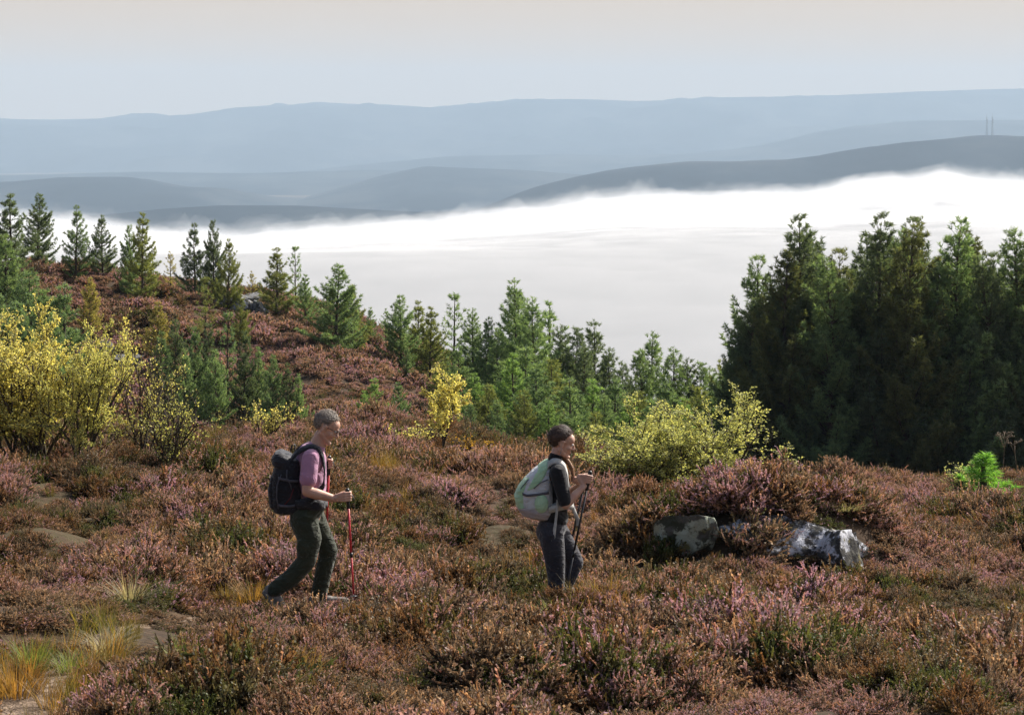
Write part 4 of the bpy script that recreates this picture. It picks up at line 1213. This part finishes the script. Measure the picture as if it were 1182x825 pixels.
# ---- the man
MS = .00194; MX, MZ0 = 200., 838.
m_y = 17.3; m_x = wx(290 + MX * .2907, m_y); m_z = zpy(460 + MZ0 * .2907, m_y)
def P(zx, zy, y): return v3((zx - MX) * MS, y, (MZ0 - zy) * MS)
M_tee = cloth('mauve_tee', (.42, .22, .33), (.37, .19, .29), .004, 7)
M_trs = cloth('olive_trousers', (.040, .046, .027), (.030, .036, .021), .008, 8)
M_pack = cloth('black_nylon', (.014, .015, .020), (.022, .023, .030), .005, 12, .6)
M_greyweb = simple('grey_webbing', (.10, .10, .12), .7)
M_boot = simple('boot_leather', (.20, .18, .16), .7, (40, .003))
M_boot2 = simple('dark_boot_leather', (.07, .06, .055), .7, (40, .003))
M_red = simple('red_anodised', (.62, .03, .05), .35, None, (.5, .025, .04), 20, .5)
M_glass = simple('dark_lens', (.02, .02, .025), .1, spec=.8)
man = empty('person', (m_x, m_y, m_z))
tag(man, 'walker in a mauve t-shirt, olive trousers and glasses, striding with red poles', 'person')
sh = P(243, 225, -.165); shl = P(252, 225, .165); el = P(232, 350, -.235); wr = P(340, 382, -.20)
ell = P(262, 345, .22); wrl = P(285, 282, .15)
hip = P(218, 462, -.09); hipl = P(232, 462, .09); kn = P(226, 635, -.10); kl = P(303, 612, .10); an = P(92, 752, -.10); al = P(262, 800, .10)
b = MB()
hc = P(298, 112, 0)
T_, Mh = face(b, hc, .50)
b.capsule(P(258, 200, 0), P(280, 150, 0), .062, .058)
b.capsule(P(250, 215, -.02), P(240, 228, -.13), .05, .045); b.capsule(P(250, 215, .02), P(245, 228, .13), .05, .045)
b.chain([P(240, 240, 0), P(245, 330, 0), P(235, 400, 0), P(222, 455, 0)], [.11, .105, .10, .11], 16)
for s_, e_, w_ in ((sh, el, wr), (shl, ell, wrl)):
    b.capsule(s_, e_, .052, .040); mid = e_ * .65 + w_ * .35; b.chain([e_, mid, w_], [.040, .042, .027])
b.chain([hip, kn, an], [.08, .055, .04]); b.chain([hipl, kl, al], [.08, .055, .04])
HR = P(390, 372, -.20); aR = nrm(P(392, 340, -.2) - P(415, 720, -.24))
W = grip(b, HR, HR - wr, aR, (0, -1, 0)); b.capsule(wr, W, .027, .023)
HL = P(303, 268, .13); aL = nrm(P(305, 240, .13) - P(283, 700, .2))
W = grip(b, HL, HL - wrl, aL, (0, 1, 0)); b.capsule(wrl, W, .027, .023)
body = b.remesh('body', M_skin, man, .0048, 2)
eyes(T_, 1, man)
# hair: short, greying; solid cap pulled in over the face
def haircap(T, Mm, c, s, mat, parent, grow=.008, front=.07, low=-.055, seed=1, strands=3500, slen=.018, flow=(-.4, 0, -.8), lift_=.5):
    mb = MB(); mb.ellipsoid((0, 0, 0), (1, 1, 1), None, 64, 44); V = np.concatenate(mb.V)
    out_ = V * np.array([.100 + grow, .077 + grow, .090 + grow]) + np.array([-.013, 0, .030])
    inn = V * np.array([.07, .05, .06]) + np.array([-.013, 0, .030])
    x, y, z = out_.T
    line = np.interp(x, [-.12, -.06, -.02, .012, .03, .05, .08], [low - .02, low - .012, low + .03, .018, .055, .075, .092])
    ear = (np.abs(y) > .06) & (np.abs(x + .005) < .028) & (z < .02)
    k = np.clip((z - line) / .010, 0, 1); k = np.where(ear, 0, k)
    nz = 1 + .03 * fbm(out_[:, 0] * 60, out_[:, 2] * 60 + out_[:, 1] * 30, seed, 2)
    V2 = inn + (out_ * nz[:, None] - inn) * k[:, None]
    V3 = np.stack([T(*p_) for p_ in V2])
    rgh = np.random.default_rng(seed); kk = np.where(k > .6)[0]; pick = rgh.choice(kk, strands)
    cen_ = T(-.013, 0, .030); bk = Mm @ v3(*flow)
    p0 = V3[pick] + rgh.normal(0, .004, (strands, 3)); od = p0 - cen_; od /= np.linalg.norm(od, axis=1)[:, None]
    tg = bk + rgh.normal(0, .35, (strands, 3)); tg = tg - od * (tg * od).sum(1)[:, None]; tg /= np.linalg.norm(tg, axis=1)[:, None]
    sdh = np.cross(od, tg); ln_ = slen * rgh.uniform(.6, 1.3, strands)[:, None]
    tri = np.stack([p0 - sdh * .0012, p0 + sdh * .0012, p0 + tg * ln_ + od * ln_ * lift_ * rgh.uniform(.2, 1, strands)[:, None]], 1).reshape(-1, 3)
    nV_ = len(V3); V3 = np.concatenate([V3, tri])
    me = mesh_from('hair', V3, [np.concatenate(mb.F4), np.concatenate([np.concatenate(mb.F3), np.arange(len(tri)).reshape(-1, 3) + nV_])], True)
    return link('hair', me, mat, parent)
haircap(T_, Mh, hc, 1, hair_mat('greying_hair', (.10, .075, .055), (.28, .23, .19)), man, .002, low=-.045, strands=4500, slen=.014)
g_ = MB()
for q in (-1, 1):
    a = np.linspace(0, 6.283, 15); g_.tube([T_(.104 - .006 * abs(math.cos(k)), q * .033 + .023 * math.cos(k), .002 + .017 * math.sin(k)) for k in a], .0022, 5)
    g_.tube([T_(.098, q * .056, .006), T_(.05, q * .074, .008), T_(.0, q * .082, .006), T_(-.015, q * .082, -.01)], .0025, 5)
g_.tube([T_(.104, .010, .006), T_(.108, 0, .009), T_(.104, -.010, .006)], .0022, 5)
g_ = g_.build('glasses', M_black, man)
# t-shirt
t = MB()
t.chain([P(236, 232, 0), P(240, 270, 0), P(244, 330, 0), P(242, 385, 0)], [.112, .114, .108, .103], 20)
t.ellipsoid(P(243, 248, 0), (.108, .175, .115)); t.ellipsoid(P(240, 320, 0), (.105, .155, .17)); t.ellipsoid(P(245, 365, 0), (.098, .15, .10))
t.capsule(P(254, 204, 0), P(262, 192, 0), .068, .064)
t.capsule(P(250, 213, -.03), sh, .056, .064); t.capsule(P(252, 213, .03), shl, .056, .064)
t.chain([sh, sh * .36 + el * .64], [.066, .068]); t.chain([shl, shl * .36 + ell * .64], [.066, .068])
o = t.remesh('t_shirt', M_tee, man, .007, 5)
# trousers
t = MB()
t.ellipsoid(P(228, 440, 0), (.115, .165, .10)); t.ellipsoid(P(213, 470, 0), (.115, .16, .11))
t.chain([P(212, 475, -.085), P(236, 545, -.095), kn + v3(-.005, 0, 0), P(165, 700, -.10), P(98, 748, -.10)], [.108, .094, .074, .070, .062], 18)
t.chain([P(235, 475, .085), P(270, 550, .095), kl, P(282, 700, .10), P(264, 788, .10)], [.102, .088, .070, .066, .064], 18)
t.ellipsoid(P(215, 575, -.175), (.055, .022, .075))
t.remesh('trousers', M_trs, man, .008, 4)
bl = MB(); loft(bl, [(P(236, 432, 0), .112, .155, .05), (P(237, 425, 0), .118, .162, .05), (P(238, 400, 0), .118, .160, .05), (P(238, 392, 0), .108, .15, .05)]); 
bl.build('waistband', M_pack, man)
def boot(mb, heel, toe, up, r=.042):
    heel = np.array(heel); toe = np.array(toe); f = nrm(toe - heel); up = nrm(np.array(up) - f * np.dot(up, f))
    mb.capsule(heel + up * .045, heel + f * .12 + up * .04, r, r * .95); mb.capsule(heel + f * .12 + up * .035, heel + f * .24 + up * .03, r * .95, r * .82)
    mb.chain([heel + up * .05 + f * .02, heel + up * .14 + f * .035], [r * 1.05, r * 1.1])
    sd_ = np.cross(f, up); mb.box(heel + f * .12 - up * .002, (.145, .042, .012), np.stack([f, sd_, up], 1))
for hl, fdir, up, m_ in ((P(62, 762, -.10), nrm([.62, 0, -.78]), (.8, 0, .6), M_boot), (P(245, 834, .10), nrm([1, 0, .02]), (0, 0, 1), M_boot)):
    t = MB(); boot(t, hl, hl + fdir * .28, up); t.remesh('boot', m_, man, .006, 2)
# rucksack (carried: a thing of its own)
def rel(o, base): return tuple(np.array(base))
bp = empty('rucksack', tuple(v3(m_x, m_y, m_z) + P(150, 450, 0))); tag(bp, 'black rucksack with grey side cords on the back of the mauve-shirted walker', 'rucksack')
O = P(150, 450, 0)
Q = lambda zx, zy, y: P(zx, zy, y) - O
t = MB(); loft(t, [(Q(150, 455, 0), .06, .10, -.05), (Q(147, 445, 0), .105, .14, -.05), (Q(143, 410, 0), .118, .155, -.05), (Q(140, 350, 0), .118, .16, -.03), (Q(143, 290, 0), .110, .155, 0), (Q(150, 255, 0), .095, .145, .1), (Q(155, 235, 0), .08, .12, .15)], 36)
t.remesh('main_bag', M_pack, bp, .008, 5)
t = MB(); loft(t, [(Q(134, 282, 0), .080, .125, .35), (Q(133, 273, 0), .100, .15, .35), (Q(132, 250, 0), .102, .155, .38), (Q(136, 228, 0), .084, .14, .42), (Q(140, 216, 0), .055, .10, .45)], 32)
t.remesh('lid', M_pack, bp, .008, 4)
t = MB(); loft(t, [(Q(96, 435, 0), .02, .09, 0), (Q(94, 425, 0), .035, .12, 0), (Q(90, 360, 0), .042, .125, 0), (Q(96, 305, 0), .03, .115, 0), (Q(102, 290, 0), .012, .08, 0)], 28)
t.remesh('front_pocket', M_pack, bp, .007, 3)
for zx, y in ((0, -1), (0, 1)):
    t = MB(); t.tube([Q(128, 290, y * .158), Q(112, 330, y * .172), Q(110, 380, y * .172), Q(118, 425, y * .160)], .0045, 6)
    t.tube([Q(150, 270, y * .158), Q(150, 305, y * .17), Q(165, 330, y * .165), Q(168, 350, y * .16)], .004, 6)
    t.build('side_cord', M_greyweb, bp)
    t = MB(); t.tube([Q(176, 345, y * .158), Q(165, 380, y * .165), Q(140, 410, y * .160)], .004, 6); t.build('trim_cord', simple('dull_red_cord', (.16, .03, .035), .7) if y < 0 else bpy.data.materials['dull_red_cord'], bp)
    V, F = strap_mesh([Q(160, 250, y * .11), Q(172, 222, y * .115), Q(195, 202, y * .12), Q(222, 188, y * .12), Q(250, 183, y * .118), Q(274, 196, y * .112), Q(288, 222, y * .105), Q(296, 275, y * .10), Q(292, 335, y * .115), Q(262, 378, y * .16), Q(200, 400, y * .15)], .048, .010, (0, y * .72, -.69))
    t = MB(); t.add(V, F); t.build('shoulder_strap', M_pack, bp)
V, F = strap_mesh([Q(180, 405, -.15), Q(215, 408, -.172), Q(260, 412, -.15), Q(292, 415, -.08), Q(303, 416, 0), Q(292, 415, .08), Q(260, 412, .15), Q(215, 408, .172), Q(180, 405, .15)], .055, .010, (0, 0, 1))
t = MB(); t.add(V, F); t.build('hip_belt', M_pack, bp)
t = MB(); t.tube([Q(158, 205, -.03), Q(163, 185, -.02), Q(172, 185, .02), Q(172, 208, .03)], .006, 6); t.build('haul_loop', M_pack, bp)
base = v3(m_x, m_y, m_z)
pole('trekking_pole', HR + aR * .045, P(418, 800, -.25), M_red, M_black, 'red trekking pole planted ahead in the walker\'s near hand', base)
pole('trekking_pole', HL + aL * .045, P(280, 800, .2), M_red, M_black, 'red trekking pole in the far hand, mostly hidden behind the man', base)

t = MB(); t.tube([Q(98, 300, y) for y in (-.10, 0, .10)], .004, 5); t.tube([Q(104, 268, -.12), Q(96, 250, 0), Q(104, 268, .12)], .005, 5); t.build('zip', M_greyweb, bp)
for y in (-1, 1):
    t = MB(); V, F = strap_mesh([Q(98, 300, y * .10), Q(120, 305, y * .165), Q(165, 315, y * .168), Q(195, 318, y * .14)], .02, .004, (0, 0, 1)); t.add(V, F)
    V, F = strap_mesh([Q(92, 400, y * .10), Q(120, 412, y * .165), Q(165, 415, y * .165), Q(190, 412, y * .14)], .02, .004, (0, 0, 1)); t.add(V, F); t.build('compression_strap', M_greyweb, bp)

# ---- the woman
WS = .001807; WX0, WZ0 = 270., 900.
w_y = 17.6; w_x = wx(570 + WX0 * .2669, w_y); w_z = zpy(480 + WZ0 * .2669, w_y)
def P(zx, zy, y): return v3((zx - WX0) * WS, y, (WZ0 - zy) * WS)
M_blk = cloth('black_top', (.012, .012, .013), (.018, .018, .020), .004, 8)
M_chr = cloth('charcoal_trousers', (.030, .030, .038), (.042, .042, .052), .006, 8)
M_green = cloth('pale_green_nylon', (.38, .58, .36), (.45, .64, .42), .005, 10, .6)
M_lgrey = cloth('light_grey_nylon', (.58, .60, .62), (.50, .52, .54), .005, 10, .6)
M_pgrey = cloth('pinkish_grey_nylon', (.36, .31, .31), (.42, .37, .36), .005, 10, .6)
M_webw = simple('pale_webbing', (.50, .50, .47), .7)
wom = empty('person', (w_x, w_y, w_z)); tag(wom, 'walker in a black top and charcoal trousers with tied brown hair', 'person')
b = MB(); hc = P(295, 112, 0)
T_, Mh = face(b, hc, .28, .12, .97, True)
b.capsule(P(262, 195, 0), P(276, 150, 0), .050, .046)
sh = P(275, 232, -.145); shl = P(272, 232, .145); el = P(308, 365, -.20); wr = P(388, 292, -.12); ell = P(318, 362, .19); wrl = P(378, 300, .06)
b.capsule(P(266, 212, 0), sh, .045, .045); b.capsule(P(266, 212, 0), shl, .045, .045)
b.chain([P(268, 250, 0), P(275, 330, 0), P(262, 410, 0), P(252, 470, 0)], [.09, .085, .085, .10], 16)
for s_, e_, w_ in ((sh, el, wr), (shl, ell, wrl)):
    b.capsule(s_, e_, .044, .036); b.chain([e_, e_ * .65 + w_ * .35, w_], [.036, .036, .023])
hip = P(250, 490, -.085); hipl = P(262, 490, .085); kn = P(270, 690, -.085); an = P(258, 860, -.085); kl = P(352, 640, .085); al = P(290, 790, .085)
b.chain([hip, kn, an], [.075, .05, .036]); b.chain([hipl, kl, al], [.075, .05, .036])
HR = P(408, 264, -.10); aR = nrm(P(410, 235, -.1) - P(300, 720, -.16))
W = grip(b, HR, HR - wr, aR, (0, -1, 0), s=.92); b.capsule(wr, W, .023, .020)
HL = P(392, 290, .05); aL = nrm(P(392, 262, .05) - P(330, 500, .1))
W = grip(b, HL, HL - wrl, aL, (0, 1, 0), s=.92); b.capsule(wrl, W, .023, .020)
b.remesh('body', M_skin, wom, .0045, 2)
eyes(T_, .97, wom)
M_hb = hair_mat('brown_hair', (.045, .024, .016), (.10, .055, .035))
hair = haircap(T_, Mh, hc, .97, M_hb, wom, .007, low=-.055, seed=5, slen=.04, flow=(-1, 0, .1), lift_=.15)
t = MB(); t.ellipsoid(T_(-.105, 0, .02), (.026, .030, .030)); t.ellipsoid(T_(-.09, 0, .0), (.026, .04, .045)); t.remesh('bun', M_hb, hair, .006, 2)
t = MB(); t.chain([T_(-.04, .06, -.07), P(300, 178, .07), P(322, 205, .075), P(338, 230, .07), P(343, 262, .065), P(338, 285, .06)], [.022, .019, .020, .018, .014, .005], 10)
t.remesh('plait', hair_mat('sunlit_brown_hair', (.20, .10, .045), (.32, .17, .08)), hair, .006, 1)
t = MB(); t.tube([T_(-.004, -.086, -.035), T_(-.002, -.087, -.075)], .002, 5); t.ellipsoid(T_(-.002, -.087, -.08), (.004, .004, .006), None, 8, 6); t.build('earring', M_steel, wom)
t = MB()
t.chain([P(262, 240, 0), P(272, 300, 0), P(272, 360, 0), P(262, 440, 0)], [.094, .098, .094, .098], 20)
t.ellipsoid(P(266, 250, 0), (.094, .15, .10)); t.ellipsoid(P(300, 295, -.05), (.05, .055, .06)); t.ellipsoid(P(300, 295, .05), (.05, .055, .06)); t.ellipsoid(P(264, 440, 0), (.108, .145, .10))
t.capsule(P(262, 200, 0), P(268, 178, 0), .058, .056)
t.capsule(P(264, 212, -.02), sh, .052, .060); t.capsule(P(264, 212, .02), shl, .052, .060)
t.chain([sh, sh * .12 + el * .88], [.062, .054]); t.chain([shl, shl * .12 + ell * .88], [.062, .054])
t.remesh('top', M_blk, wom, .007, 4)
t = MB()
t.ellipsoid(P(254, 478, 0), (.115, .165, .10)); t.ellipsoid(P(240, 500, 0), (.105, .155, .10))
t.chain([P(248, 505, -.08), P(262, 600, -.085), kn, P(266, 770, -.085), P(258, 840, -.085)], [.100, .084, .068, .062, .058], 18)
t.chain([P(270, 505, .08), P(318, 580, .085), kl, P(315, 730, .085), P(291, 780, .085)], [.098, .082, .068, .062, .056], 18)
t.remesh('trousers', M_chr, wom, .008, 4)
for hl, fdir, up in ((P(240, 898, -.085), nrm([1, 0, 0]), (0, 0, 1)), (P(268, 815, .085), nrm([.8, 0, -.6]), (.6, 0, .8))):
    t = MB(); boot(t, hl, hl + fdir * .25, up, .038); t.remesh('boot', M_boot2, wom, .006, 2)
O = P(180, 430, 0)
bp = empty('rucksack', tuple(v3(w_x, w_y, w_z) + O)); tag(bp, 'pale green and light grey rucksack on the back of the walker in black', 'rucksack')
Q = lambda zx, zy, y: P(zx, zy, y) - O
t = MB(); loft(t, [(Q(192, 432, 0), .05, .09, .1), (Q(186, 424, 0), .105, .13, .12), (Q(180, 385, 0), .140, .150, .12), (Q(180, 330, 0), .140, .155, .08), (Q(192, 275, 0), .115, .15, 0), (Q(210, 230, 0), .080, .13, -.1), (Q(222, 205, 0), .045, .09, -.2), (Q(226, 196, 0), .02, .05, -.2)], 40)
t.remesh('main_bag', M_lgrey, bp, .008, 5)
t = MB(); loft(t, [(Q(132, 405, 0), .03, .11, .25), (Q(124, 390, 0), .050, .135, .2), (Q(116, 345, 0), .052, .14, .1), (Q(128, 300, 0), .045, .135, -.2), (Q(150, 262, 0), .035, .12, -.4), (Q(165, 245, 0), .012, .09, -.4)], 32)
t.remesh('front_pocket', M_green, bp, .007, 4)
t = MB(); loft(t, [(Q(170, 300, 0), .10, .158, -.5), (Q(188, 262, 0), .098, .153, -.45), (Q(205, 228, 0), .076, .136, -.4), (Q(218, 200, 0), .045, .095, -.4), (Q(224, 190, 0), .02, .05, -.4)], 36)
t.remesh('lid', M_green, bp, .007, 3)
t = MB(); loft(t, [(Q(190, 442, 0), .06, .10, .15), (Q(184, 432, 0), .115, .140, .15), (Q(178, 405, 0), .143, .156, .15), (Q(177, 392, 0), .138, .150, .15)], 36)
t.remesh('bag_base', M_pgrey, bp, .007, 3)
for y in (-1, 1):
    t = MB(); t.ellipsoid(Q(205, 365, y * .150), (.055, .03, .075)); t.remesh('side_pocket', M_green if y < 0 else M_lgrey, bp, .007, 2)
    V, F = strap_mesh([Q(222, 222, y * .095), Q(236, 200, y * .10), Q(256, 186, y * .105), Q(282, 188, y * .105), Q(304, 208, y * .10), Q(316, 245, y * .095), Q(322, 310, y * .10), Q(300, 360, y * .14), Q(245, 385, y * .14)], .052, .010, (0, y * .72, -.69))
    t = MB(); t.add(V, F); t.build('shoulder_strap', M_webw, bp)
    V, F = strap_mesh([Q(275, 345, y * .152), Q(272, 390, y * .160), Q(266, 440, y * .162), Q(256, 500, y * .168), Q(250, 520, y * .170), Q(258, 512, y * .174), Q(266, 440, y * .168)], .020, .004, (1, 0, .2))
    t = MB(); t.add(V, F); t.build('loose_strap', M_webw, bp)
V, F = strap_mesh([Q(235, 395, -.14), Q(275, 382, -.155), Q(315, 378, -.12), Q(338, 385, -.06), Q(345, 392, 0), Q(338, 385, .06), Q(315, 378, .12), Q(275, 382, .155), Q(235, 395, .14)], .050, .010, (0, 0, 1))
t = MB(); t.add(V, F); t.build('hip_belt', M_webw, bp)
V, F = strap_mesh([Q(340, 388, -.03), Q(352, 420, -.05), Q(364, 445, -.05), Q(362, 470, -.05)], .030, .004, (1, 0, -.3))
t = MB(); t.add(V, F); t.build('belt_tail', M_webw, bp)
for y in (-1, 1):
    V, F = strap_mesh([Q(112, 320, y * .12), Q(140, 330, y * .158), Q(190, 325, y * .165), Q(240, 318, y * .150)], .018, .004, (0, 0, 1))
    t = MB(); t.add(V, F); t.build('compression_strap', M_greyweb, bp)
t = MB(); t.tube([Q(150, 262, -.13), Q(118, 300, -.13), Q(104, 345, -.10), Q(112, 385, -.10)], .004, 5); t.tube([Q(172, 300, -.158), Q(200, 275, -.162), Q(232, 262, -.150)], .004, 5); t.build('zip', M_greyweb, bp)
base = v3(w_x, w_y, w_z)
M_dark = simple('graphite_shaft', (.025, .025, .03), .35, spec=.5)
pole('trekking_pole', HR + aR * .05, P(285, 860, -.17), M_dark, M_black, 'dark trekking pole in the near hand of the walker in black', base)
pole('trekking_pole', HL + aL * .05, P(285, 800, .15), M_dark, M_black, 'dark trekking pole held in the far hand of the walker in black', base)
